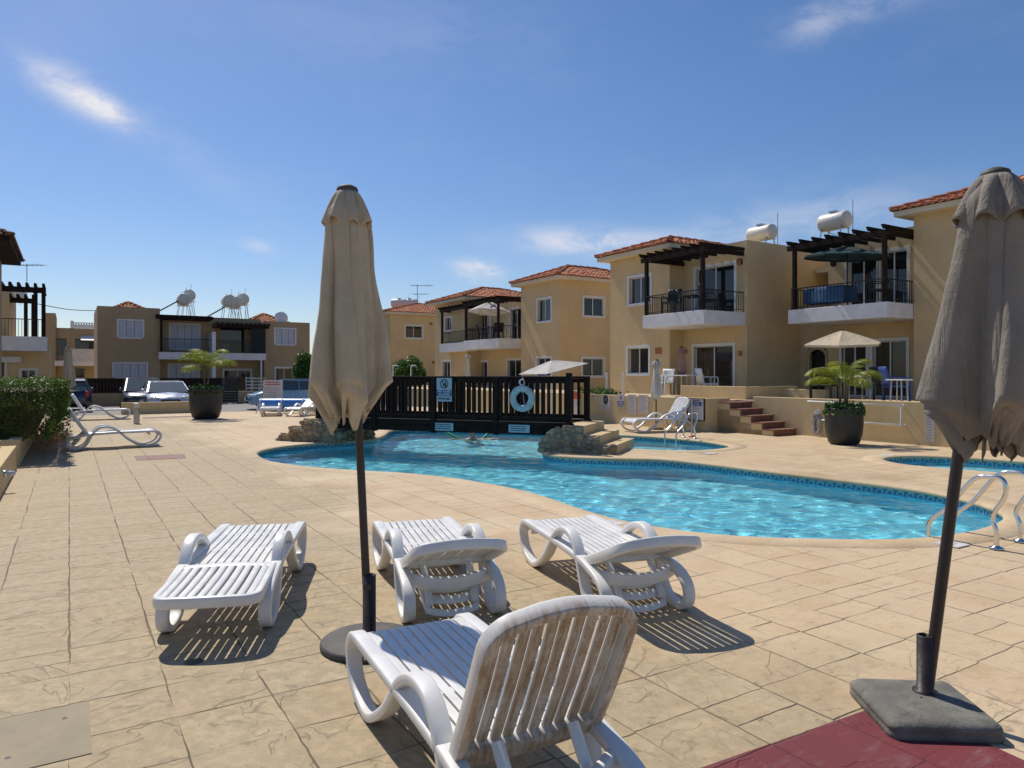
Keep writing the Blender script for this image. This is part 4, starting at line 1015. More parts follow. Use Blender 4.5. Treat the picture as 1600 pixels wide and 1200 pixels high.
# ---- building C: two hipped wings with a double balcony between
Cb = Bld('yellow block with two brown pergolas and a white parasol on its long balcony', 28.3, 20.2, M['stucco'])
Cb.block(31.8, 28.3, 20.2, 25.8, -.2, 6.2, hf=Cb.hf(31.8, 20.2, [('slide', 840, 861, 467, 502), ('slide', 839, 861, 559, 588)]), hr=Cb.hr(20.2, 28.3, [('slide', 912, 943, 465, 494), ('slide', 910, 943, 560, 588)]))
hc = Cb.hf(37.5, 20.9, [('door', 749, 762, 492, 520), ('door', 797, 816, 482, 520), ('door', 747, 762, 565, 600), ('door', 793, 815, 562, 600)])
hc = [(*h[:2], 3.52 if i < 2 else .88, h[3], 'door') for i, h in enumerate(hc)]
Cb.block(37.5, 31.7, 20.9, 26, -.2, 5.9, hf=hc)
Cb.block(41.8, 37.4, 20.0, 26.0, -.2, 6.0, hf=Cb.hf(41.8, 20.0, [('slide', 696, 706, 496, 516), ('slide', 691, 704, 565, 589)]))
Cb.finish(); hip_roof(Cb, 31.8, 28.3, 20.2, 25.8, 6.37, .78); hip_roof(Cb, 41.8, 37.4, 20.0, 26.0, 6.17, .85)
balcony(Cb, 32.3, 36.2, 19.1, 20.89, 3.0, 3.5); pergola(Cb, 32.4, 36.1, 19.2, 20.88, 3.5, 5.62, 9)
balcony(Cb, 36.21, 39.7, 19.3, 19.99, 2.95, 3.45); pergola(Cb, 36.4, 39.6, 19.4, 20.0, 3.45, 5.55, 8, posts=True)
# ---- building D
Db = Bld('yellow block with a single small window and tiled hip roof left of the double balcony', 48.9, 19.8, M['stucco'])
Db.block(56, 48.9, 19.8, 27.5, -.2, 6.0, hr=Db.hr(19.8, 48.9, [('slide', 633.5, 660, 509, 528)])); Db.finish(); hip_roof(Db, 56, 48.9, 19.8, 28.6, 6.15, 1.0)
for px, py in ((673, 506), (677, 566)):
    v_, z_ = pu(px, py, 48.9); mb = MB(); fb(mb, Db.rmap(19.8, 48.9), v_-19.8-.1, v_-19.8+.1, -.02, .06, z_-.1, z_+.1); mb.build('wall_lamp', M['terracotta'], Db.t)
# ---- building E: the shaded block across the road
UE = 50.0; vE = lambda px, py=560: pu(px, py, UE)[0]
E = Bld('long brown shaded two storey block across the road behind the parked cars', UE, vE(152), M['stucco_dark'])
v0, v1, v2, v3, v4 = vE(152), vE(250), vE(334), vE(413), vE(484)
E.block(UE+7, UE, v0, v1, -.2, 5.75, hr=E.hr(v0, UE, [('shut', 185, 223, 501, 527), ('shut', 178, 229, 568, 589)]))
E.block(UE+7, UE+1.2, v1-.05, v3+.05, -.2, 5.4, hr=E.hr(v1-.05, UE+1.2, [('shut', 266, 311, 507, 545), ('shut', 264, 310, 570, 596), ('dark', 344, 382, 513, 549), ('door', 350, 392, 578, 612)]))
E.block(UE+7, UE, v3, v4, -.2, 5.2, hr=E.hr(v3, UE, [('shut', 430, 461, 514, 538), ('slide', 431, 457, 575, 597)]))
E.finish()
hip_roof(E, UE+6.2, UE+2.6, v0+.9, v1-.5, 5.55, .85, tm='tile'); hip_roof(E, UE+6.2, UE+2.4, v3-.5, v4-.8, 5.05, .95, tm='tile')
mb = MB(); E.ubox(mb, UE-.3, UE+1.19, v1-.1, v3+.05, 2.55, 3.0); mb.build('balcony_slab', M['slab'], E.t)
mb = MB()
for k in range(60):
    v_ = v1+(v3-v1)*k/59; p = E.P(UE-.2, v_, 3.0); mb.box(p.x-.009, p.x+.009, p.y-.009, p.y+.009, 3.2, 4.05)
a_, c_ = E.P(UE-.2, v1, 3.85), E.P(UE-.2, v3, 3.85); mb.beam(a_, c_, .05, .04); mb.build('railing', M['iron'], E.t)
mb = MB(); vd = vE(333); E.ubox(mb, UE-.32, UE+1.15, vd-.12, vd+.12, -.2, 4.35); mb.build('dividing_wall', M['slab'], E.t, bevel=.02)
mb = MB(); E.ubox(mb, UE-.33, UE+1.19, v1-.25, vd-.1, 5.1, 5.35)
for k in range(9): v_ = v1-.1+(vd-v1)*k/8; E.ubox(mb, UE-.55, UE-.34, v_-.05, v_+.05, 5.14, 5.3)
E.ubox(mb, UE-.30, UE-.18, v1-.02, v1+.12, 3.0, 5.1); mb.build('pergola', M['wood'], E.t)
mb = MB(); E.ubox(mb, UE-.33, UE+1.19, vd+.14, v3+.25, 4.68, 4.85)
for k in range(12): v_ = vd+.2+(v3-vd)*k/11; E.ubox(mb, UE-.6, UE+1.1, v_-.045, v_+.045, 4.852, 5.0)
mb.build('pergola', M['wood'], E.t)
mb = MB(); E.ubox(mb, UE-.26, UE-.23, vE(391), v3+.02, 3.0, 4.85); mb.build('mesh_screen', M['screen'], E.t)
mb = MB(); p = E.P(UE-.2, vE(407), 0); mb.box(p.x-.05, p.x+.05, p.y-.05, p.y+.05, 0, 2.75); mb.build('post', M['slab'], E.t)
p = E.P(UE+.8, vE(444.5), 5.2); mb = MB(); mb.lathe([(.001, .04), (.22, .03), (.42, -.03), (.46, -.08)], 20, (0, 0, 0), False); o = mb.build('satellite_dish', M['white'], E.t, loc=p+Vector((0, 0, .35))); o.rotation_euler = (R(80), 0, 0)
mb = MB(); mb.tube([p+Vector((0, .05, -.4)), p+Vector((0, .05, .36))], .03, 6); mb.build('dish_mast', M['steel'], E.t)
# ---- buildings on the left edge and far left
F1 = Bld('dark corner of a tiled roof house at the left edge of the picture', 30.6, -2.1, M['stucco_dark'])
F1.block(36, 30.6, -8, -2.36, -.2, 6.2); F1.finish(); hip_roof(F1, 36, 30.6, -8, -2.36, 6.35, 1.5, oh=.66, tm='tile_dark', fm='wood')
UF = 42.3
F2 = Bld('yellow house with a brown timber pergola balcony left of the closed parasol', UF, -.9, M['stucco'])
hF = F2.hr(-9, UF, [('door', 33, 56, 578, 600), ('door', -12, 8, 562, 600)]); hF = [(*h[:2], .0, h[3], 'door') for h in hF]
F2.block(50, UF, -9, -.85, -.2, 3.2, hr=hF); F2.block(50, UF+1.6, -9, -2.6, 3.2, 6.0, hr=[(3.6, 5.4, 3.42, 5.3, 'door')]); F2.finish()
mb = MB(); F2.ubox(mb, UF-1.35, UF-.01, -9, -.92, 2.72, 3.40); mb.build('balcony_slab', M['slab'], F2.t)
mb = MB(); F2.ubox(mb, UF-.25, UF+.0, -6.5, -2.0, 2.18, 2.45); mb.build('awning_box', M['slab'], F2.t)
for k, (u_, zz, vr) in enumerate(((UF-1.25, 5.75, -.95), (UF+2.6, 5.55, -1.5))):
    mb = MB(); F2.ubox(mb, u_-.06, u_+.06, -9, vr, zz-.26, zz); pgf = mb.build('pergola', M['wood'], F2.t)
    mb = MB(); F2.ubox(mb, u_-.1, u_+1.6, vr-.12, vr-.01, zz-.24, zz-.21+.02); mb.build('side_beam', M['wood'], pgf)
    for j in range(24): mb = MB(); v_ = vr-.1-j*.33; F2.ubox(mb, u_-.3, u_+1.7, v_-.055, v_+.055, zz+.002, zz+.18); mb.build('rafter', M['wood'], pgf)
    for v_ in (vr-.10, vr-.42, vr-3.2): mb = MB(); F2.ubox(mb, u_-.07, u_+.07, v_-.085, v_+.085, 3.40, zz-.261); mb.build('post', M['wood'], pgf)
mb = MB()
for j in range(60): v_ = -1.0-j*.13; p = F2.P(UF-1.27, v_, 0); mb.box(p.x-.01, p.x+.01, p.y-.01, p.y+.01, 3.6, 4.4)
mb.beam(F2.P(UF-1.27, -9, 4.22), F2.P(UF-1.27, -.96, 4.22), .05, .04); mb.build('railing', M['iron'], F2.t)
UG = 60.0; vG = lambda px: pu(px, 560, UG)[0]
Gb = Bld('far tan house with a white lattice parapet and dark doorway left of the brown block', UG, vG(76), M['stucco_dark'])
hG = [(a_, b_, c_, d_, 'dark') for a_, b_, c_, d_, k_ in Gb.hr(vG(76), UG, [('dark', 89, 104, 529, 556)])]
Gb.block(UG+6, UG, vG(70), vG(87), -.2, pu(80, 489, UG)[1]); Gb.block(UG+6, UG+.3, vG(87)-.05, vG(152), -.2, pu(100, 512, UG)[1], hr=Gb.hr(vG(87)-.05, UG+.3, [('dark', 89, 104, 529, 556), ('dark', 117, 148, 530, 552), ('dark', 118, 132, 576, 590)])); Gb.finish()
mb = MB(); va, vb = vG(115), vG(148); za, zb = pu(130, 514, UG)[1], pu(130, 503.5, UG)[1]; Gb.ubox(mb, UG+.3, UG+.45, va, vb, zb-.06, zb); Gb.ubox(mb, UG+.3, UG+.45, vG(110), va, za-.1, zb+.1)
for k in range(9): v_ = va+(vb-va)*k/8; Gb.ubox(mb, UG+.32, UG+.43, v_-.04, v_+.04, za-.05, zb-.061)
for k in range(8):
    a_ = va+(vb-va)*k/8; c_ = va+(vb-va)*(k+1)/8; mb.beam(Gb.P(UG+.37, a_, za), Gb.P(UG+.37, c_, zb-.06), .06, .05); mb.beam(Gb.P(UG+.39, c_, za), Gb.P(UG+.39, a_, zb-.06), .06, .05)
mb.build('lattice_parapet', M['white'], Gb.t)
mb = MB(); va, vb = vG(126), vG(147); z_ = pu(136, 526, UG)[1]; mb.hexa([Gb.P(UG-.9, va, z_-.35), Gb.P(UG-.9, vb, z_-.35), Gb.P(UG+.29, vb, z_+.0), Gb.P(UG+.29, va, z_+.0), Gb.P(UG-.9, va, z_-.28), Gb.P(UG-.9, vb, z_-.28), Gb.P(UG+.29, vb, z_+.07), Gb.P(UG+.29, va, z_+.07)]); mb.build('awning', M['white'], Gb.t)
mb = MB(); Gb.ubox(mb, UG-1.2, UG+.29, vG(86), vG(150), 2.2, 2.55)
for k in range(30): v_ = vG(112)+(vG(148)-vG(112))*k/29; p = Gb.P(UG-1.1, v_, 0); mb.box(p.x-.02, p.x+.02, p.y-.02, p.y+.02, 2.75, 3.6)
mb.build('balcony_slab', M['slab'], Gb.t)

# ---- terraces, retaining walls and stairs along the right
def sbox(name, u0, u1, v0, v1, z0, z1, m, kind='structure'):
    mb = MB(); q = [D(u0, v0), D(u0, v1), D(u1, v1), D(u1, v0)]; mb.prism(ccw(q), z0, z1); return tag(mb.build(name, m), kind=kind)
sbox('terrace', 2, 13.6, 16.55, 40, -.15, .86, M['coping']); sbox('terrace', 14.3, 46, 15.2, 40, -.15, .86, M['coping']); sbox('terrace', 13.6, 14.3, 16.6, 40, -.15, .855, M['coping'])
def gwall(label, segs, u0, v0, mname='stucco_wall', group='low yellow garden walls'):
    t = thing('garden_wall', label, 'garden wall', D(u0, v0), TH, group); mb = MB()
    for (ua, ub, va, vb, z0, z1) in segs: mb.box(va-v0, vb-v0, ua-u0, ub-u0, z0, z1)
    mb.build('wall', M[mname], t, bevel=.012); return t
wb = gwall('low yellow wall with a row of posted notices beside the footbridge', [(14.1, 31.5, 15.03, 15.21, -.12, .93), (14.1, 14.28, 15.215, 16.02, -.12, .93)], 14.1, 15.03)
wa = gwall('low yellow wall with chrome handrails behind the big right pot', [(2.0, 13.62, 16.4, 16.56, -.12, .975)], 2, 16.4)
ua, ub = pv(1063, 607, 17.0)[0], pv(1165, 607, 17.0)[0]
gwall('short terrace parapet in front of the sliding door with the pink parasol', [(ub, ua, 17.0, 17.16, .86, 1.24), (ub, ub+.16, 17.165, 19.4, .86, 1.235)], ub, 17.0)
ua, ub = pv(1213, 609, 18.6)[0], pv(1290, 609, 18.6)[0]
gwall('pale stub of parapet at the head of the red steps', [(ub, ua, 18.6, 18.74, .86, 1.16)], ub, 18.6)
st = thing('outdoor_steps', 'five brick red tiled steps between the two garden walls', 'steps', D(12.2, 15.5), TH)
mb = MB()
for k in range(5): mb.box(0+.0, .89, .02+.36*k, 2.08, -.1, .165*(k+1)-.03 if k else .135)
mb.build('risers', M['stucco_wall'], st)
for k in range(5): mb = MB(); mb.box(-.03, .885, -.03+.36*k, .36*(k+1)+.0, .165*(k+1)-.029, .165*(k+1)+.006); mb.box(-.012, .88, -.001+.36*k, .018+.36*k, .165*k+.01, .165*(k+1)-.03); mb.build('tread', M['brickred'], st)
# ================================================================ roof gear
def heater(label, u, v, z, ln=1.15, r=.27, group='solar water heaters on the roofs', hgt=.45, panel=True, vert=False, turn=0.0):
    t = thing('water_heater', label, 'water heater', D(u, v, z), TH+turn, group)
    mb = MB(); pr = [(.001, -ln/2-.05), (r*.6, -ln/2-.035), (r*.93, -ln/2), (r, -ln/2+.05), (r, ln/2-.05), (r*.93, ln/2), (r*.6, ln/2+.035), (.001, ln/2+.05)]
    mb.lathe(pr, 24, (0, 0, 0), False); mb.v = [(x, zz, y+hgt+r) for x, y, zz in mb.v]; mb.build('tank', M['tank'], t)
    mb = MB(); mb.box(-.16, .16, -.12, .12, hgt+2*r-.01, hgt+2*r+.05); mb.build('cap', M['steel'], t)
    mb = MB()
    for y in (-ln*.38, ln*.38):
        for x in (-r*.8, r*.8): mb.beam((x*1.2, y, 0), (x*.8, y, hgt+.08), .035, .035)
        mb.beam((-r, y, hgt+.04), (r, y, hgt+.04), .035, .04)
    mb.beam((-r, -ln*.38, .02), (-r, ln*.38, .02), .03, .03); mb.beam((r*.9, -ln*.38, .05), (r*.9, ln*.38, hgt), .025, .025); mb.tube([(.1, -ln/2-.12, 0), (.1, -ln/2-.12, hgt+2*r+.35)], .015, 6); mb.build('stand', M['steel'], t)
    if panel:
        mb = MB(); mb.hexa([(-1.75, -ln*.48, .12), (-.30, -ln*.48, hgt+.30), (-.30, ln*.48, hgt+.30), (-1.75, ln*.48, .12), (-1.78, -ln*.48, .20), (-.33, -ln*.48, hgt+.38), (-.33, ln*.48, hgt+.38), (-1.78, ln*.48, .20)]); mb.build('panel', M['panel'], t)
    return t
def roofpt(px, py, z):                  # point at height z seen at this pixel (plan position only)
    d = F*(z-H)/(HZ-py); return Vector(((px-800)/F*d, d, z))
q = roofpt(1190, 377, 6.4); heater('cream water tank on the flat roof above the corner balcony block', *toUV(q.x, q.y), 6.15, .98, .28, hgt=.25, panel=False)
q = roofpt(1304, 362, 6.5); heater('cream water tank on the roof above the dark green parasol', *toUV(q.x, q.y), 6.15, .98, .30, hgt=.40, panel=False)
heater('white water tank peeping over the tiled roof behind the taupe parasol', 9.6, 27.0, 6.6, 1.2, .30, hgt=.3, panel=False)
for lab, px, z, k in (('left of two pale tanks on the roof left of the double balcony block', 624, 6.0, 0), ('right of two pale tanks on the roof left of the double balcony block', 640, 6.0, 1)):
    y = 60.0; x = (px-800)/F*y; u, v = toUV(x, y); heater(lab, u, v, 7.0, 1.3, .36, hgt=.2, panel=False, turn=R(55))
def EU(px, u): v_ = pu(px, 560, u)[0]; return u, v_
for lab, px, u, h_, pn in (('front tank of the left pair of pale round water tanks on the brown block', 287, 52.2, .75, True), ('higher rear tank of the left pair of pale round water tanks on the brown block', 294, 53.5, 1.15, False),
                           ('leftmost pale round water tank of the right hand cluster on the brown block', 357, 52.0, .80, False), ('middle tank with a solar panel in the right tank cluster on the brown block', 367, 52.6, .75, True), ('highest pale round water tank in the right hand cluster on the brown block', 378, 53.6, 1.1, False)):
    u, v = EU(px, u); heater(lab, u, v, 5.4, 1.0, .42, hgt=h_, panel=pn)
def antenna(label, x, y, z0, z1, ln):
    t = thing('antenna', label, 'antenna', (x, y, z0), R(-8)); mb = MB(); mb.tube([(0, 0, 0), (0, 0, z1-z0)], .020, 6); mb.build('mast', M['rubber'], t)
    mb = MB(); h_ = z1-z0
    for (zz, n, l) in ((h_-.05, 7, ln), (h_*.45+.1, 4, ln*.7)):
        mb.tube([(-l*.3, 0, zz), (l*.7, 0, zz-.05)], .013, 5)
        for k in range(n): x_ = -l*.28+l*.95*k/(n-1); mb.tube([(x_-.1, -.35, zz), (x_+.1, .35, zz)], .008, 4)
    mb.build('elements', M['rubber'], t)
p = roofpt(652, 472, 7.0); antenna('thin roof antenna beside the two pale tanks', p.x*.95, p.y*.95, 6.6, 1.6+(585-445)/F*p.y*.95, 1.5)
antenna('thin roof antenna behind the brown pergola balcony on the far left', (42-800)/F*44, 44.0, 5.6, 1.6+(585-413)/F*44, 1.6)
t = heater('pale dome of a water tank behind the pergola roof on the far left', *toUV((30-800)/F*46, 46.0), 6.0, 1.0, .42, hgt=.2, panel=False)
wl = thing('power_line', 'thin cable sagging from the left houses to the brown block', 'cable', (-24, 36, 6)); a_ = Vector(((55-800)/F*38, 38, H+(585-474)/F*38)); b_ = Vector(((150-800)/F*46, 46, H+(585-485.5)/F*46)); mid = (a_+b_)/2-Vector((0, 0, .12))
mb = MB(); mb.tube([q-Vector((-24, 36, 6)) for q in catmull([a_, mid, b_], 6, False)], .022, 5); mb.build('cable', M['rubber'], wl)

# ================================================================ plants
def leaf(mb, c, s, rg, nrm=None, asp=.5):
    d = Vector((rg.gauss(0, 1), rg.gauss(0, 1), rg.gauss(0, 1))).normalized(); n = Vector((rg.gauss(0, 1), rg.gauss(0, 1), rg.gauss(0, 1)+.8))
    if nrm is not None: n = n+nrm*1.2
    a = d.cross(n); a = a.normalized()*s*asp if a.length > .01 else Vector((s*asp, 0, 0)); d = d*s; up = n.normalized()*s*.12
    mb.add([c-d, c+a*.9-up, c+d*1.1+up*.3, c-a*.9-up], [(0, 1, 2), (0, 2, 3)])
def blob_noise(p, k=1.0):
    return .5*sin(3.1*p.x*k+1.3)*sin(2.7*p.y*k+.4)+.3*sin(6.3*p.z*k+2.2*p.x*k)+.25*sin(7.1*p.y*k-3.0*p.z*k+1)
# clipped hedge along the left, in a raised planter
def build_hedge(label, u0, u1, v0, v1, z0, z1, n=15000, s=.042, group='clipped hedges', seed=5):
    t = thing('hedge', label, 'hedge', D(u0, v1), TH, group); rg = random.Random(seed); X, Y = v1-v0, u1-u0; mb = MB()
    def prof(p):                        # 0 at the core .. 1 at the clipped face (superellipse in plan and section)
        return p
    for i in range(n):
        th = rg.uniform(0, 2*pi); zz = rg.random()
        side = rg.random()
        if side < .30: x, y, z, nr = rg.uniform(-X, 0), rg.uniform(0, Y), z1, Vector((0, 0, 1))
        elif side < .70: x, y, z, nr = 0, rg.uniform(0, Y), z0+(z1-z0)*rg.random()**.8, Vector((1, 0, 0))
        elif side < .88: x, y, z, nr = rg.uniform(-X, 0), 0, z0+(z1-z0)*rg.random()**.8, Vector((0, -1, 0))
        else: x, y, z, nr = rg.uniform(-X, 0), Y, z0+(z1-z0)*rg.random(), Vector((0, 1, 0))
        p = Vector((x, y, z)); 
        hz = (z-z0)/(z1-z0); bulge = -.32*(1-hz)**1.5-.26*(max(hz-.60, 0)/.40)**2
        if nr.x > .5: p.x += bulge
        if abs(nr.y) > .5: p.y -= nr.y*(-bulge)
        if nr.z > .5: e = max(0, 1-min(-x, X+x, y, (Y-y)*.7)/.75); p.z -= .30*e*e
        p += nr*(.10*blob_noise(p, 1.6)-.05+rg.gauss(0, .035)); leaf(mb, p, s*rg.uniform(.7, 1.4), rg, nr)
    mb.build('leaves', M['hedge'], t); mb = MB(); mb.grid(lambda a, h: Vector((-X/2+(X/2-.30)*max(-1, min(1, 1.3*cos(2*pi*a)))*(1-.25*(1-h)), Y/2+(Y/2-.30)*max(-1, min(1, 1.3*sin(2*pi*a)))*(1-.03*(1-h)), z0+(z1-.22-z0)*h)), 24, 6, True, True)
    mb.add([(-X+.45, .4, z1-.23), (-.4, .4, z1-.23), (-.4, Y-.4, z1-.23), (-X+.45, Y-.4, z1-.23)], [(0, 1, 2, 3)]); mb.build('branches', M['bark'], t); return t
build_hedge('long clipped green hedge bulging over its planter on the left', 15.6, 23.6, -3.2, .02, .38, 1.50, 46000, .027)
gwall('low yellow planter wall under the long hedge', [(15.4, 24.0, -.92, -.74, -.12, .46), (15.22, 15.4, -3.2, -.74, -.12, .455)], 15.4, -.92)
gwall('low yellow wall with a wall light at the left edge of the paving', [(9.0, 14.6, -.96, -.76, -.12, .40), (14.6, 14.75, -3.0, -.76, -.12, .395)], 9, -.96)
sbox('soil', 15.41, 24, -3.4, -.93, -.1, .36, M['soil'])
rg = random.Random(31); fl = thing('flowering_plant', 'dry pink blossoms spilling from the hedge planter onto the paving', 'plant', D(19.5, -.4), TH); mb = MB()
for i in range(1300): y = rg.gauss(0.3, 1.0); p = Vector((rg.gauss(.05, .14), y, abs(rg.gauss(.22, .15))+.03)); leaf(mb, p, .035*rg.uniform(.6, 1.3), rg)
mb.build('blossom', M['flower'], fl)
wlm = thing('wall_light', 'small round glass light fixed to the left low wall', 'wall light', D(11.9, -.755, .25), TH); mb = MB(); mb.lathe([(.05, 0), (.05, .03), (.03, .04)], 14); mb.v = [(z, x, y) for x, y, z in mb.v]; mb.build('fitting', M['steel'], wlm); mb = MB(); mb.ico((.075, 0, 0), .05, 2, 0, (1.3, .8, .8)); mb.build('glass', M['lamp_clear'], wlm)
for lab, px, py, zt in (('bent grey handrail beside the hedge, the nearer one', 5, 668, .82), ('bent grey handrail beside the hedge, the farther one', 17, 650, .95)):
    y = 13.4 if py > 660 else 14.4; x = (px-800)/F*y; zt = H-(py-HZ)/F*y; t = thing('handrail', lab, 'handrail', (x-.06, y, 0), TH, 'bent handrails by the hedge'); mb = MB(); mb.tube([(.06, 0, .3), (.06, 0, zt-.06), (.045, 0, zt-.015), (0, 0, zt), (-.45, 0, zt+.02)], .022, 8); mb.build('rail', M['steel'], t)

def potted_palm(label, loc, rz, pot_r, pot_h, fh, seed, spread=1.0, group='dark round pots with a palm'):
    rg = random.Random(seed); t = thing('potted_palm', label, 'potted palm', loc, rz, group)
    mb = MB(); r = pot_r; mb.lathe([(r*.62, 0), (r*.80, .05*pot_h), (r*.95, .30*pot_h), (r*1.0, .62*pot_h), (r*.985, .93*pot_h), (r*1.01, .96*pot_h), (r*1.01, pot_h), (r*.9, pot_h), (r*.88, pot_h*.88)], 40, cap=False); mb.lathe([(.001, .0), (r*.62, 0)], 40, cap=False); mb.build('pot', M['pot'], t)
    mb = MB(); mb.lathe([(.001, pot_h*.9), (r*.9, pot_h*.88)], 24, cap=False); mb.build('soil', M['soil'], t)
    for k in range(3):
        a = 2.1*k+rg.random(); b = Vector((.07*cos(a), .07*sin(a), pot_h*.85)); mb = MB(); mb.tube([b, b*1.0+Vector((.02*cos(a), .02*sin(a), fh*.35)), b+Vector((.04*cos(a), .05*sin(a), fh*.6))], lambda q: .030-.012*q, 8); mb.build('trunk', M['trunk'], t)
    nf = 9
    for k in range(nf):
        a = 2*pi*k/nf*1.0+rg.uniform(-.3, .3); el = R(rg.uniform(40, 66) if k % 3 else rg.uniform(70, 88)); ln = fh*rg.uniform(.95, 1.3)*spread; d = Vector((cos(a), sin(a), 0)); o = Vector((.05*cos(a), .05*sin(a), pot_h+fh*(.34 if k % 2 else .46))); pts = []; ang = el; p = o.copy()
        for q in range(13): pts.append(p.copy()); p = p+(d*cos(ang)+Vector((0, 0, 1))*sin(ang))*ln/12; ang -= R(rg.uniform(7, 11.5))*(.5+q/9)
        mb = MB(); mb.tube(pts, lambda q: .011*(1-.75*q)+.002, 5)
        sdv = d.cross(Vector((0, 0, 1)))
        for q in range(8, 60):
            f_ = q/60*12; i = min(int(f_), 11); c = pts[i].lerp(pts[i+1], f_-i); tg = (pts[i+1]-pts[i]).normalized(); up = sdv.cross(tg); ll = fh*.22*sin(pi*min(1, (q/60)**.8*1.02))**.7+.05
            for sg in (-1, 1):
                dr = (sdv*sg*.78+tg*.62-up*rg.uniform(-.1, .5)*1+Vector((0, 0, -.22))).normalized(); wv = tg*.0085; e = c+dr*ll*.55; tip = c+dr*ll+Vector((0, 0, -.16*ll))
                mb.add([c-wv*.5, c+wv*.5, e+wv, tip, e-wv], [(0, 1, 2, 4), (4, 2, 3)])
        mb.build('frond', M['palm'], t)
    mb = MB()
    for i in range(800):
        a = rg.uniform(0, 2*pi); rr = r*rg.random()**.5*1.06; c = Vector((rr*cos(a), rr*sin(a), pot_h*.95+abs(rg.gauss(0, .075))*(1.25-rr/r*.45)-(.10 if rr > r*1.0 else 0))); leaf(mb, c, .05*rg.uniform(.7, 1.5), rg, Vector((cos(a), sin(a), .5)), .6)
    mb.build('ground_cover', M['shrub'], t); return t
g = G(1330, 696.5); potted_palm('big dark pot with a yellow green palm in front of the right garden wall', (g.x, g.y+.35, 0), 0, .41, .83, 1.32, 3, .72)
g = G(316, 655); potted_palm('big dark pot with a palm at the far paving edge near the silver car', (g.x, g.y+.3, 0), 2.2, .56, 1.08, 1.9, 9, .58)
def tree(label, loc, r, zc, seed, n=5000, trunk=.1, s=.10, sq=(1, 1, .85), group='round leafy trees'):
    rg = random.Random(seed); t = thing('tree', label, 'tree', loc, 0, group); mb = MB(); mb.tube([(0, 0, 0), (.03, .0, zc*.5), (.0, .04, zc)], lambda q: trunk*(1-.5*q), 8)
    for k in range(7): a = 2*pi*k/7; mb.tube([(0, .02, zc*.55), (r*.4*cos(a), r*.4*sin(a), zc), (r*.75*cos(a), r*.75*sin(a), zc+.3*r*rg.uniform(-.4, 1))], lambda q: trunk*.5*(1-.7*q), 6)
    mb.build('trunk', M['bark'], t); mb = MB(); cl = [(Vector((rg.gauss(0, .42)*r*sq[0], rg.gauss(0, .42)*r*sq[1], zc+rg.gauss(0, .36)*r*sq[2])), rg.uniform(.28, .5)*r) for _ in range(26)]
    for i in range(n):
        c, cr = rg.choice(cl); d = Vector((rg.gauss(0, 1), rg.gauss(0, 1), rg.gauss(0, 1))).normalized(); p = c+d*cr*rg.uniform(.6, 1.05)
        q = Vector((p.x/sq[0], p.y/sq[1], (p.z-zc)/sq[2]))
        if q.length > r: p = Vector((p.x*r/q.length, p.y*r/q.length, zc+(p.z-zc)*r/q.length))
        leaf(mb, p, s*rg.uniform(.6, 1.4), rg, d)
    mb.build('crown', M['crown'], t); return t
d_ = 44; tree('round clipped green tree behind the left half of the footbridge', ((633-800)/F*d_, d_, 0), 1.25, 1.65, 2, 7000, s=.085, sq=(1.0, 1, .95)); d_ = 38; tree('small green tree half hidden behind the beige parasol', ((480-800)/F*d_, d_, 0), .95, 1.75, 6, 4500, s=.08, sq=(.8, .9, 1.25))

# ================================================================ beyond the paving: walls, fence, cars
u, v = toUV(*G(188, 646.5)[:2]); vb_ = toUV(*G(292, 645)[:2])[1]
gwall('low yellow planter wall in front of the silver car', [(32.45, 32.7, v, vb_+.9, -.15, .47)], 32.45, v)
vA, vB = pu(60, 620, 43)[0], pu(368, 620, 43)[0]; vC = pu(376, 620, 43)[0]; 
t = gwall('low tan wall under the dark boarded fence across the road', [(43.0, 43.2, vA, vE(352, 560)*0+pu(345, 620, 43)[0], -.1, .62), (43.0, 43.2, pu(372, 620, 43)[0], pu(420, 620, 43)[0], -.1, .62)], 43, vA, 'stucco_dark')
fe = thing('fence', 'dark brown boarded fence on the low wall across the road', 'fence', D(43.1, vA), TH); mb = MB(); vv = vA
while vv < pu(345, 620, 43)[0]: mb.box(vv-vA, vv-vA+.145, -.015, .015, .62, 1.40); vv += .15
mb.build('board', M['wood'], fe); mb = MB(); L_ = pu(345, 620, 43)[0]-vA; mb.box(0, L_, .016, .06, .75, .83); mb.box(0, L_, .016, .06, 1.2, 1.28); mb.build('rail', M['wood'], fe)
gt = thing('gate', 'dark slatted metal gate beside the boarded fence', 'gate', D(43.1, pu(347, 620, 43)[0]), TH); mb = MB(); Lg = pu(371, 620, 43)[0]-pu(347, 620, 43)[0]
for k in range(9): mb.box(0, Lg, -.02, .02, .05+k*.15, .05+k*.15+.12)
mb.box(-.05, 0, -.04, .04, -.1, 1.45); mb.box(Lg, Lg+.05, -.04, .04, -.1, 1.45); mb.build('slats', M['iron'], gt)
hr_ = thing('fence', 'pale metal rail fence above the tan wall left of the pool rules board', 'fence', D(43.1, pu(385, 620, 43)[0]), TH); mb = MB(); Lh = pu(415, 620, 43)[0]-pu(385, 620, 43)[0]
for k in range(4): mb.box(0, Lh, -.015, .015, .78+k*.19, .84+k*.19)
for k in range(4): mb.box(Lh*k/3-.02, Lh*k/3+.02, -.03, -.016, .62, 1.45)
mb.build('rail', M['steel'], hr_)
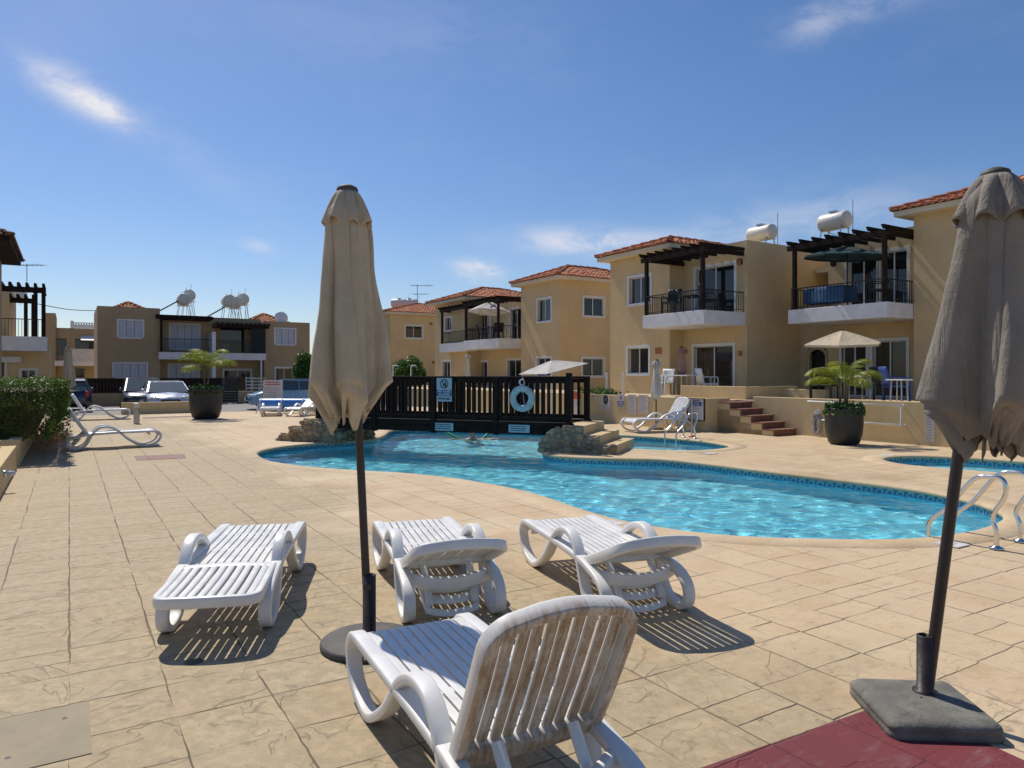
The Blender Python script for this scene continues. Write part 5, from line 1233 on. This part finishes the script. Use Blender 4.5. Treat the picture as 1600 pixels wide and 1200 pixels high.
def car(label, u, v, rz, paint, ln=4.2, wd=1.74, ht=1.43, group='parked cars', hatch=False):
    # local +x forward
    t = thing('parked_car', label, 'car', D(u, v, -.06), rz, group); hw = wd/2
    low = [(-ln/2, .42), (-ln/2+.02, .75), (-ln/2+.12, .92), (-ln/2+.7, .96), (-.3, .93), (.75, .92), (1.35, .86), (ln/2-.25, .74), (ln/2-.05, .62), (ln/2, .45), (ln/2-.06, .25), (-ln/2+.08, .25)]
    def side(y): return y
    mb = MB(); secs = []
    prof = low
    ys = [(-hw, .93, .10), (-hw*.97, 1.0, 0), (-hw*.7, 1.0, 0), (0, 1.0, 0), (hw*.7, 1.0, 0), (hw*.97, 1.0, 0), (hw, .93, .10)]
    n = len(prof); vs = []
    for (y, k, e) in ys:
        nose = 1-.10*(abs(y)/hw)**3
        for (x, z) in prof:
            xx = x*(nose if abs(x) > 1.3 else 1); crown = (.03*(1-(y/hw)**2)) if z > .5 else 0
            vs.append((xx, y, .55+(z-.55)*k+crown))
    m = len(ys); fs = []
    for i in range(m-1):
        for k in range(n): fs.append((i*n+k, i*n+(k+1) % n, (i+1)*n+(k+1) % n, (i+1)*n+k))
    mb.add(vs, fs, True); mb.add(vs[:n], [tuple(range(n))[::-1]], False); mb.add(vs[-n:], [tuple(range(n))], False)
    b = mb.build('body', paint, t, bevel=.02)
    # greenhouse: glass volume, then roof and pillars in paint
    rb = -ln/2+(.18 if hatch else .75); gb = [(1.32, .90), (.38, ht-.06), (.1, ht-.02), (-.9, ht-.03), (rb+.45, ht-.12), (rb, .94)]
    def gh(mb, ins, prof2):
        vs = []
        for (sy) in (-1, 1):
            for (x, z) in prof2: f_ = (z-.9)/(ht-.9); vs.append((x, sy*(hw*.93-ins-.16*f_), z))
        q = len(prof2); fs = [(k, (k+1) % q, q+(k+1) % q, q+k) for k in range(q)]+[tuple(range(q)), tuple(range(q, 2*q))[::-1]]; return mb.add(vs, fs)
    mb = MB(); gh(mb, 0, gb); mb.build('windows', M['carglass'], t)
    mb = MB(); vs = []
    hr2 = hw*.93-.155
    mb.hexa([(.40, -hr2, ht-.065), (-.92, -hr2, ht-.035), (-.92, hr2, ht-.035), (.40, hr2, ht-.065)] [::1]+[(.34, -hr2+.03, ht-.02), (-.92, -hr2+.03, ht+.015), (-.92, hr2-.03, ht+.015), (.34, hr2-.03, ht-.02)])
    mb.hexa([(-.921, -hr2, ht-.035), (rb+.43, -hr2+.01, ht-.13), (rb+.43, hr2-.01, ht-.13), (-.921, hr2, ht-.035), (-.921, -hr2+.03, ht+.015), (rb+.40, -hr2+.04, ht-.07), (rb+.40, hr2-.04, ht-.07), (-.921, hr2-.03, ht+.015)])
    for sy in (-1, 1):
        y0, y1 = sy*(hw*.93-.002), sy*(hw*.93-.157)
        mb.beam((1.33, y0, .90), (.37, y1, ht-.05), .06, .05); mb.beam((-.35, y0, .92), (-.35, y1, ht-.03), .05, .03, up=(0, 1, 0)); mb.beam((rb+.0, y0, .93), (rb+.45, y1, ht-.11), .10, .06); mb.beam((.37, y1, ht-.05), (rb+.45, y1, ht-.10), .05, .05)
    mb.build('roof', paint, t)
    for sy in (-1, 1):
        mb = MB(); mb.ico((.95, sy*(hw+.08), .98), .10, 2, 0, (.7, 1.0, .7)); mb.build('mirror', paint, t)
        mb = MB(); mb.ico((ln/2-.22, sy*(hw-.30), .665), .16, 2, 0, (.75, 1.25, .48)); mb.build('headlight', M['lamp_clear'], t)
        mb = MB(); mb.ico((-ln/2+.10, sy*(hw-.18), .80), .13, 2, 0, (.5, .8, 1.2)); mb.build('tail_light', M['lamp_red'], t)
        for x in (ln/2-.82, -ln/2+.80):
            mb = MB(); mb.lathe([(.19, -.10), (.30, -.10), (.315, -.06), (.315, .06), (.30, .10), (.19, .10)], 24, cap=False); mb.v = [(a, c, b_) for a, b_, c in mb.v]; wv = mb.build('wheel', M['tyre'], t); wv.location = (x, sy*(hw-.10), .315)
            mb = MB(); mb.lathe([(.001, .05), (.07, .06), (.19, .085), (.20, -.09), (.001, -.09)], 20, cap=False); mb.v = [(a, c*sy, b_) for a, b_, c in mb.v]; mb.build('rim', M['steel'], wv)
    mb = MB(); mb.box(ln/2-.075, ln/2+.005, -hw*.42, hw*.42, .50, .60); mb.box(ln/2-.09, ln/2-.012, -hw*.62, hw*.62, .30, .40); mb.build('grille', M['rubber'], t)
    mb = MB(); mb.box(ln/2-.01, ln/2+.012, -.26, .26, .42, .53); mb.build('number_plate', M['sign_white'], t); return t
RZD = TH-pi/2                           # nose towards the pool
car('silver car parked nose first behind the low planter wall', 35.4, pu(258, 610, 35.4)[0], RZD, M['car_silver'], 4.4, 1.76, 1.38)
car('black car parked behind and left of the silver car', 38.2, pu(222, 610, 38.2)[0], RZD, M['car_black'], 4.1, 1.72, 1.52)
car('pale blue car parked behind the pool rules board', 35.2, pu(452, 610, 35.2)[0], TH+pi-.12, M['car_skyblue'], 4.0, 1.68, 1.46, hatch=True)
car('dark car seen from behind beyond the hedge end', 38.5, pu(108, 610, 38.5)[0], TH+pi/2, M['car_navy'], 4.1, 1.7, 1.45, hatch=True)
b = G(213.5, 662); bo = thing('bollard_lamp', 'short grey bollard lamp with a pale top on the far paving', 'bollard lamp', b); mb = MB(); mb.box(-.075, .075, -.06, .06, 0, .50); mb.build('post', M['steel'], bo, bevel=.008); mb = MB(); mb.box(-.066, .066, -.052, .052, .501, .64); mb.build('lens', M['lampglass'], bo); mb = MB(); mb.box(-.08, .08, -.065, .065, .641, .67); mb.build('cap', M['steel'], bo, bevel=.006)

# ================================================================ pool furniture and fittings
def ladder(label, loc, rz, h=.74, sep=.50, reach=.62, r=.021, treads=True):
    t = thing('pool_ladder', label, 'pool ladder', loc, rz, 'steel pool ladders')
    for sx in (-1, 1):              # local +y points out over the water
        P = catmull([(sx*sep/2, 0, -.02), (sx*sep/2, 0, .16), (sx*sep/2, .03, .30), (sx*sep/2, -.07, .50), (sx*sep/2, -.055, .64), (sx*sep/2, .06, h), (sx*sep/2, .20, h-.05), (sx*sep/2, .40, h*.52), (sx*sep/2, reach-.02, .16), (sx*sep/2, reach, -.05), (sx*sep/2, reach, -.95)], 6, False)
        mb = MB(); mb.tube(P, r, 12); mb.build('rail', M['chrome'], t)
        mb = MB(); mb.lathe([(.06, .0), (.06, .012), (.03, .022), (.024, .03)], 20, (sx*sep/2, 0, .010)); mb.build('flange', M['chrome'], t)
    if treads:
        for k in range(3): mb = MB(); mb.box(-sep/2, sep/2, reach-.04, reach+.04, -.30-.28*k, -.27-.28*k); mb.build('tread', M['chrome'], t)
    return t
p = G(1548, 857); q = G(1598, 850); dx = q-p; a_ = atan2(dx.y, dx.x)
mid = (p+Vector((cos(a_), sin(a_), 0))*.25); ladder('shiny steel pool ladder rails at the right end of the main pool', mid, R(-4)+pi/2*0+R(38), .66, .50, .60)
p = G(1077, 685); ladder('steel ladder rails at the small back pool in front of the white lounger', p, R(120), .66, .4, .62)
sh = thing('shower_post', 'thin steel shower post with an orange foot beside the back pool', 'shower', G(1081, 683)); mb = MB(); mb.tube([(0, 0, 0), (0, 0, .92), (-.02, 0, .97), (-.10, 0, .98)], .018, 8); mb.build('post', M['steel'], sh); mb = MB(); mb.lathe([(.09, 0), (.09, .03), (.03, .05)], 14); mb.build('foot', M['orange'], sh)
for lab, px in (('left of the two white hooked shower poles beyond the footbridge', 614), ('right of the two white hooked shower poles beyond the footbridge', 642)):
    d_ = 25.5; x = (px-800)/F*d_; t = thing('shower_post', lab, 'shower', (x, d_, 0), R(-5), 'hooked poles beyond the footbridge'); mb = MB(); zt = H+(585-571)/F*d_; mb.tube([(0, 0, 0), (0, 0, zt-.04), (.03, 0, zt), (.18, 0, zt), (.19, 0, zt-.05)], .018, 8); mb.build('post', M['white'], t)
def lid(label, px, py, s, m='paper', sz=.3):
    g = G(px, py); t = thing('skimmer_lid', label, 'pool lid', (g.x, g.y, .004), TH, 'square skimmer lids in the paving'); mb = MB(); mb.box(-sz/2, sz/2, -sz/2, sz/2, 0, .010); mb.box(-.03, .03, -.03, .03, .0101, .014); mb.build('lid', M[m], t, bevel=.004)
lid('pale square skimmer lid behind the right sunbed of the front row', 952, 818.5, 1, 'paper', .27); lid('pale square skimmer lid at the foot of the steel ladder', 1487, 851.5, 1, 'paper', .22); lid('pale square skimmer lid between the pot and the paddling pool', 1385, 711.5, 1, 'paper', .25); lid('pale square skimmer lid right of the back pool', 1108, 709, 1, 'paper', .25)
mc = G(139, 1097); mh = thing('manhole_cover', 'square worn concrete slab with lifting holes set in the paving at the lower left', 'paving slab', (mc.x, mc.y, 0), TH); mb = MB(); mb.box(-.62, 0, -.56, 0, -.01, .004); mb.build('cover', M['slab_grey'], mh); mb = MB()
for x, y in ((-.52, -.07), (-.10, -.14), (-.30, -.42)): mb.lathe([(.001, .0046), (.012, .0048)], 10, (x, y, 0), False)
mb.build('lifting_hole', M['sign_ink'], mh)
# blue cover on its roller and the rules board
g = Vector(((406-800)/F*29.7, 29.7, 0)); cr = thing('pool_cover_roll', 'bright blue pool cover wound on a roller with white straps', 'pool cover', g, R(2)); mb = MB(); Lr = 3.6; mb.lathe([(.001, 0), (.215, 0), (.22, .02), (.22, Lr-.02), (.215, Lr), (.001, Lr)], 32, cap=False); mb.v = [(z, y, x+.38) for x, y, z in mb.v]; mb.build('roll', M['blue'], cr)
for k in range(5):
    mb = MB(); x = .08+k*(Lr-.16)/4; mb.sweep([Vector((x, .226*cos(2*pi*q/28), .38+.226*sin(2*pi*q/28))) for q in range(28)], [(-.03, -.004), (.03, -.004), (.03, .004), (-.03, .004)], closed=True, side=(1, 0, 0)); mb.build('strap', M['strap'], cr)
for x in (-.06, Lr+.06):
    mb = MB(); mb.beam((x, -.3, 0), (x, 0, .40), .04, .04); mb.beam((x, .3, 0), (x, 0, .40), .04, .04); mb.build('stand', M['strap'], cr)
mb = MB(); mb.box(-.05, Lr+.05, -.27, -.22, .13, .17); mb.build('crossbar', M['strap'], cr)
uu, vv_ = toUV(g.x, g.y+.5); gwall('short low wall under the blue cover roll', [(uu+.3, uu+.5, vv_+.4, vv_+3.4, -.1, .16)], uu+.3, vv_)
def board(name, label, cat, px0, px1, py0, py1, plane, val, proud=.03, group=None, z0=None):
    if plane == 'v': u_a, za = pv(px0, (py0), val); u_b, _ = pv(px1, py0, val); um = (u_a+u_b)/2; pm = (px0+px1)/2; za = pv(pm, py0, val)[1]; zb = pv(pm, py1, val)[1]; loc = D(um, val-proud, zb); return thing(name, label, cat, loc, RZV, group), abs(u_a-u_b), za-zb
    x0, y0 = (px0-800)/F*val, val; x1 = (px1-800)/F*val; za = H+(HZ-py0)/F*val; zb = H+(HZ-py1)/F*val; return thing(name, label, cat, ((x0+x1)/2, val, zb), 0, group), x1-x0, za-zb
rg = random.Random(77)
t, w_, h_ = board('notice_board', 'grey pool rules board with red heading standing behind the blue cover roll', 'notice board', 411, 441.5, 594, 637, 'y', 31.4)
mb = MB(); mb.box(-w_/2, w_/2, 0, .03, 0, h_); mb.build('board', M['paper'], t); mb = MB(); rule_lines(mb, -w_*.38, w_*.38, h_*.80, h_*.96, 2, rg, .55, -.003, .05); mb.build('heading', M['sign_red'], t); mb = MB(); rule_lines(mb, -w_*.42, w_*.42, h_*.05, h_*.74, 9, rg, .35, -.003); mb.build('lettering', M['sign_grey'], t)
mb = MB(); 
for x in (-w_*.4, w_*.4): mb.box(x-.03, x+.03, .031, .08, -(H-(637-HZ)/F*31.4)-.05, h_*.9)
mb.build('post', M['steel'], t)
NG = 'notices on the low yellow wall'
def notice(label, px0, px1, py0, py1, kind):
    t, w_, h_ = board('sign', label, 'sign', px0, px1, py0, py1, 'v', 15.03, .012, NG); mb = MB(); mb.box(-w_/2, w_/2, 0, .006, 0, h_); mb.build('board', M['paper'] if kind != 'faded' else M['stucco_pale'], t)
    mb = MB()
    if kind == 'round':
        mb.add([(w_*.30*cos(2*pi*k/28), -.002, h_*.68+w_*.36*sin(2*pi*k/28)) for k in range(28)], [tuple(range(28))]); mb.build('symbol', M['sign_ink'], t); mb = MB(); rule_lines(mb, -w_*.22, w_*.22, h_*.58, h_*.78, 3, rg, .4, -.004, .3); mb.build('lettering', M['sign_grey'], t); mb = MB(); rule_lines(mb, -w_*.4, w_*.4, h_*.05, h_*.36, 3, rg, .4); mb.build('lettering', M['sign_grey'], t)
    elif kind == 'glass':
        mb.add([(-w_*.45, -.002, h_*.22), (w_*.45, -.002, h_*.22), (w_*.45, -.002, h_*.50), (-w_*.45, -.002, h_*.50)], [(0, 1, 2, 3)]); mb.build('panel', M['sign_blue'], t); mb = MB(); rule_lines(mb, -w_*.38, w_*.38, h_*.25, h_*.48, 2, rg, .5, -.004, .05); mb.build('lettering', M['sign_white'], t)
        mb = MB(); mb.beam((-.05, -.003, h_*.62), (.05, -.003, h_*.90), .03, .002, up=(0, 1, 0)); mb.beam((.06, -.003, h_*.62), (.04, -.003, h_*.88), .02, .002, up=(0, 1, 0)); mb.build('symbol', M['sign_blue'], t); mb = MB(); rule_lines(mb, -w_*.4, w_*.4, h_*.04, h_*.18, 1, rg, .5); mb.build('lettering', M['sign_ink'], t)
    elif kind == 'faded': rule_lines(mb, -w_*.45, w_*.45, h_*.05, h_*.55, 4, rg, .3); mb.add([(-.10, -.002, h_*.6), (.10, -.002, h_*.6), (.05, -.002, h_*.92), (-.05, -.002, h_*.92)], [(0, 1, 2, 3)]); mb.build('lettering', M['sign_grey'], t)
    else: rule_lines(mb, -w_*.42, w_*.42, h_*.04, h_*.95, 14, rg, .32); mb.build('lettering', M['sign_grey'], t)
notice('faded lilac notice at the left end of the row on the yellow wall', 920, 934, 616, 629, 'faded'); notice('white notice with a black disc on the yellow wall', 940, 953.5, 617, 640, 'round'); notice('white and dark blue notice on the yellow wall', 964.5, 976, 616, 637, 'glass')
notice('tall grey sheet of small print just right of the dark blue notice', 981.5, 994.5, 616.5, 647, 'text'); notice('tall grey sheet of small print nearest the closed white parasol', 998, 1013.5, 617, 646, 'text'); notice('small grey sheet beside the framed noticeboard', 1055, 1075, 620, 633, 'text')
t, w_, h_ = board('notice_board', 'framed white noticeboard with a dark blue and red heading on the yellow wall', 'notice board', 1076, 1102.5, 622, 657, 'v', 15.03, .05)
mb = MB(); mb.box(-w_/2+.02, w_/2-.02, 0, .02, .02, h_-.02); mb.build('board', M['paper'], t); mb = MB()
for a in ((-w_/2, w_/2, 0, .02), (-w_/2, w_/2, h_-.02, h_)): mb.box(a[0], a[1], -.012, .03, a[2], a[3])
for a in ((-w_/2, -w_/2+.02), (w_/2-.02, w_/2)): mb.box(a[0], a[1], -.011, .029, .0201, h_-.0201)
mb.build('frame', M['iron'], t); mb = MB(); rule_lines(mb, -w_*.25, w_*.25, h_*.86, h_*.94, 1, rg, .7, -.003, .05); mb.build('heading', M['sign_red'], t); mb = MB(); mb.add([(-w_*.34, -.002, h_*.66), (w_*.34, -.002, h_*.66), (w_*.34, -.002, h_*.84), (-w_*.34, -.002, h_*.84)], [(0, 1, 2, 3)]); mb.build('panel', M['sign_blue'], t); mb = MB(); rule_lines(mb, -w_*.28, w_*.28, h_*.68, h_*.82, 2, rg, .4, -.004, .2); mb.build('lettering', M['sign_white'], t); mb = MB(); rule_lines(mb, -w_*.36, w_*.36, h_*.48, h_*.62, 3, rg, .3, -.003, .3); mb.build('lettering', M['sign_grey'], t)
t, w_, h_ = board('sign', 'orange topped poster seen through the right end of the footbridge railing', 'sign', 889, 908, 611, 655, 'v', 15.03, .03); mb = MB(); mb.box(-w_/2, w_/2, 0, .01, 0, h_*.72); mb.build('board', M['paper'], t); mb = MB(); mb.box(-w_/2, w_/2, 0, .01, h_*.721, h_); mb.build('heading', M['orange'], t)
t, w_, h_ = board('sign', 'pale sheet of print on the right garden wall beside the taupe parasol', 'sign', 1446, 1460, 641, 690, 'v', 16.4, .012); mb = MB(); mb.box(-w_/2, w_/2, 0, .006, 0, h_); mb.build('board', M['paper'], t); mb = MB(); rule_lines(mb, -w_*.4, w_*.4, h_*.05, h_*.95, 10, rg, .3); mb.build('lettering', M['sign_grey'], t)
# chrome rails, hose and tap on the right wall
hr3 = thing('handrail', 'pair of chrome handrails fixed along the right garden wall', 'handrail', D(13, 16.4), TH); mb = MB()
for (xa, xb, ya, yb) in ((1262, 1408, 627, 634), (1280, 1410, 656, 664.5)):
    a_, c_ = pv(xa, ya, 16.3), pv(xb, yb, 16.3); mb.tube([(0.0, a_[0]-13, a_[1]), (-.10, a_[0]-13, a_[1]), (-.10, c_[0]-13, c_[1]), (0.0, c_[0]-13, c_[1])], .022, 8)
a_, c_ = pv(1408, 634, 16.3), pv(1410, 664, 16.3); mb.tube([(-.10, a_[0]-13, a_[1]), (-.16, c_[0]-13, c_[1])], .018, 8); mb.build('rail', M['strap'], hr3)
u_, z_ = pv(1278, 655, 16.35); ho = thing('hose', 'coil of grey hose hung on a wall reel left of the right pot', 'hose', D(u_, 16.40, z_), TH); mb = MB(); mb.lathe([(.07, -.08), (.07, -.02)], 18, cap=True); mb.v = [(z*1.2, x, y+.18) for x, y, z in mb.v]; mb.build('reel', M['white'], ho)
mb = MB(); P = []
for k in range(120): a = k/120*2*pi*7; P.append(Vector((-.09-.04*sin(a*1.7), .085*cos(a)+.025*sin(k*.31), -.12+.25*sin(a)+.03*sin(k*.21))))
mb.tube(P, .017, 6); mb.build('hose_coil', M['hose'], ho)

# ================================================================ open parasols and terrace furniture
def open_umbrella(label, loc, r, zt, m, tilt=(0, 0), n=8, drop=.42, rz=0, polem='strap', sag=.04, valance=.10, group='open parasols'):
    t = thing('parasol', label, 'parasol', loc, rz, group); Rm = Matrix.Rotation(tilt[0], 3, 'X') @ Matrix.Rotation(tilt[1], 3, 'Y')
    def P(a, k): x = a*n % n; f = abs((x % 1)-.5)*2; rr = r*k*cos(pi/n)/cos(((x % 1)-.5)*2*pi/n); z = -drop*r*k**1.15-sag*r*(1-f*f)*k*(1-k)*3; return Rm @ Vector((rr*cos(2*pi*a), rr*sin(2*pi*a), z))+Vector((0, 0, zt))
    def P2(a, h): 
        if h <= .8: return P(a, h/.8)
        b = P(a, 1.0); return b+Vector((0, 0, -valance*(h-.8)/.2))
    mb = MB(); mb.grid(P2, n*8, 11, False, True); mb.build('canopy', m, t, solid=.004); mb = MB(); mb.tube([(0, 0, 0), (0, 0, zt+.04)], .022, 8); mb.build('pole', M[polem], t); mb = MB()
    for k in range(n): mb.tube([P(k/n, .02)-Vector((0, 0, .02)), P(k/n, .97)-Vector((0, 0, .02))], .008, 5)
    mb.build('rib', M[polem], t); return t
c = D(13.6, 20.75); open_umbrella('dark green open parasol under the pergola of the nearest balcony', (c.x, c.y, 3.7), 1.28, 1.92, M['canvas_green'], (R(4), R(2)), 10, .26, polem='iron', valance=.05)
c = D(12.3, 18.55); open_umbrella('greyish beige open parasol on the terrace behind the right pot', (c.x, c.y, .86), 1.08, 1.98, M['canvas'], (R(5), R(-2)), 6, .34, polem='iron', valance=.06)
c = D(20.6, 14.0); d_ = 24.6; open_umbrella('wide white open parasol tilted behind the lifebuoy end of the footbridge', ((862-800)/F*d_, d_, 0), 1.22, 2.08, M['canvas_white'], (R(8), R(-9)), 4, .24, R(-12), valance=.02)
d_ = 38.8; open_umbrella('white open parasol on the long balcony under the pergola', ((766-800)/F*d_, d_, 3.5), 1.15, 2.05, M['canvas_white'], (R(-4), R(3)), 6, .48, valance=.08)
cg = 'closed parasols'
d_ = 35.5; closed_umbrella('closed pale parasol in front of the long balcony house', ((731-800)/F*d_, d_, .86), 0, M['canvas_white'], 21, 1.75, .25, (0, 0), .62, .02, cg, simple=True, polem='strap', hem=.1)
g = G(1025, 671); t = closed_umbrella('closed white parasol standing before the notices on the yellow wall', g, 0, M['canvas_white'], 23, 2.02, .86, (0.005, 0), .62, .02, cg, simple=True, polem='iron', hem=.14); mb = MB(); mb.lathe([(.22, 0), (.22, .05), (.05, .07)], 24); mb.build('base', M['concrete'], t)
c = D(17.9, 17.9); closed_umbrella('closed pink parasol on the terrace by the sliding door', (c.x, c.y, .86), 0, M['canvas_pink'], 25, 1.68, .75, (0, 0), .66, .02, cg, simple=True, polem='strap', hem=.1)
d_ = 31; closed_umbrella('closed beige parasol standing beyond the hedge end', ((106-800)/F*d_, d_, 0), 0, M['canvas'], 27, 2.82, .98, (.005, 0), 1.05, .03, cg, simple=True, polem='strap', hem=.14); mb = MB(); mb.lathe([(.34, 0), (.35, .05), (.30, .07), (.05, .08)], 24); mb.build('base', M['castiron'], [o for o in COL.objects if o.get('label') == 'closed beige parasol standing beyond the hedge end'][0])
g = G(303, 1034); t = thing('drain', 'small round drain cover in the paving behind the flat sunbed', 'drain', g); mb = MB(); mb.lathe([(.001, .004), (.045, .004), (.05, 0)], 20, cap=False); mb.build('cover', M['castiron'], t)
def table(label, loc, rz, w_, d__, h_, m, cloth=None, cat='table'):
    t = thing('patio_table', label, cat, loc, rz, 'terrace tables'); mb = MB(); mb.box(-w_/2, w_/2, -d__/2, d__/2, h_-.035, h_); mb.build('tabletop', M[m], t, bevel=.008)
    for sx in (-1, 1):
        for sy in (-1, 1): mb = MB(); mb.beam((sx*(w_/2-.08), sy*(d__/2-.08), 0), (sx*(w_/2-.10), sy*(d__/2-.10), h_-.036), .024, .024); mb.build('leg', M['steel'], t)
    return t
def chair(label, loc, rz, m, w_=.52, group='terrace chairs', solid=True):
    t = thing('patio_chair', label, 'chair', loc, rz, group); mb = MB(); mb.box(-w_/2, w_/2, -.25, .25, .40, .45); mb.build('seat', M[m], t, bevel=.012)
    mb = MB(); mb.grid(lambda a, h: Vector(((a-.5)*w_, .24+.10*h-.05*(1-(2*a-1)**2)*0+.05*(1-(2*a-1)**2), .46+.48*h)), 9, 6); mb.build('backrest', M[m], t, solid=.03)
    for sx in (-1, 1):
        mb = MB(); mb.sweep([(sx*w_/2, -.24, .02), (sx*w_/2, -.24, .62), (sx*w_/2, -.20, .655), (sx*w_/2, .25, .66)], rrect(.045, .03), side=(1, 0, 0)); mb.build('armrest', M[m], t)
        for y in (-.23, .23): mb = MB(); mb.beam((sx*(w_/2-.03), y, 0), (sx*(w_/2-.03), y, .41), .04, .04); mb.build('leg', M[m], t)
    return t
def P3(u, v, z): c = D(u, v); return (c.x, c.y, z)
chair('dark wicker armchair at the left of the corner balcony', P3(18.6, 18.1, 3.7), TH-1.2, 'wicker'); chair('dark wicker armchair at the right of the corner balcony', P3(17.1, 18.4, 3.7), TH+.9, 'wicker'); table('dark table on the corner balcony', P3(17.9, 18.4, 3.7), TH, .8, .8, .62, 'wicker')
t = table('table under a hanging blue cloth on the nearest balcony', P3(14.3, 20.9, 3.7), TH, .7, 1.35, .70, 'wicker'); 
cl = thing('tablecloth', 'pale blue cloth hanging over the table on the nearest balcony', 'tablecloth', P3(14.3, 20.9, 4.4), TH); mb = MB()
mb.grid(lambda a, h: Vector(((.36+(.0 if h < .3 else .03*sin(40*a)+.02*h))*max(-1, min(1, 1.5*cos(2*pi*a)))*min(1, h/.3+.02), .70*max(-1, min(1, 1.5*sin(2*pi*a)))*min(1, h/.3+.02)*(1+.03*sin(31*a)*(h > .35)), .006-(0 if h < .3 else (h-.3)*.72))), 72, 12, True, True); mb.build('cloth', M['cloth_blue'], cl, solid=.004)
chair('dark chair near the right end of the nearest balcony', P3(12.5, 20.7, 3.7), TH+.8, 'wicker')
table('white table on the terrace beside the pink parasol', P3(17.7, 17.7, .86), TH, .8, 1.3, .72, 'white'); chair('white chair left of the white terrace table', P3(19.1, 18.2, .86), TH-1.4, 'white'); chair('white chair half hidden by the terrace parapet', P3(16.9, 18.1, .86), TH+1.2, 'white')
chair('left dark wicker armchair behind the right pot', P3(12.9, 18.6, .86), TH-1.4, 'wicker', .62); chair('right dark wicker armchair behind the right pot', P3(11.2, 18.9, .86), TH+1.0, 'wicker', .62); table('dark table under the greyish beige parasol', P3(12.0, 19.2, .86), TH, .8, .8, .7, 'wicker')
c = pv(1400, 610, 18.3); chair('blue folding chair at the right end of the terrace', P3(c[0], 18.3, .86), TH+.9, 'plastic_blue', .55); c = pv(1400, 600, 17.6); table('small white side table in front of the blue chair', P3(pv(1405, 600, 17.8)[0], 17.8, .86), TH, .45, .45, .62, 'white')
chair('dark chair on the long balcony under the white parasol', P3(33.6, 19.9, 3.5), TH-.6, 'wicker'); table('dark table on the long balcony under the white parasol', P3(34.8, 20.0, 3.5), TH, .8, 1.0, .72, 'wicker'); chair('dark chair at the far side of the long balcony', P3(35.7, 20.1, 3.5), TH+1.2, 'wicker')
rg = random.Random(55)
pl = thing('flowering_plant', 'low dry leafy plant trailing over the yellow wall by the terrace parapet', 'plant', P3(19.6, 15.5, .86), TH); mb = MB()
for i in range(1200): leaf(mb, Vector((rg.gauss(.1, .22), rg.uniform(-.9, 1.0), abs(rg.gauss(.06, .09)))), .05*rg.uniform(.6, 1.4), rg)
mb.build('leaves', M['shrub'], pl)
for lab, px in (('thin white pole on the terrace left of the lower wing window', 948), ('thin white pole on the terrace at the wing corner', 974)):
    u_, z_ = pv(px, 612, 15.6); t = thing('pole', lab, 'pole', D(u_, 15.6, .86), TH, 'thin white terrace poles'); zt = pv(px, 585, 15.6)[1]-.86; mb = MB(); mb.tube([(0, 0, 0), (0, 0, zt)], .03, 8); mb.lathe([(.04, 0), (.045, .03), (.001, .06)], 10, (0, 0, zt), False); mb.build('post', M['white'], t)
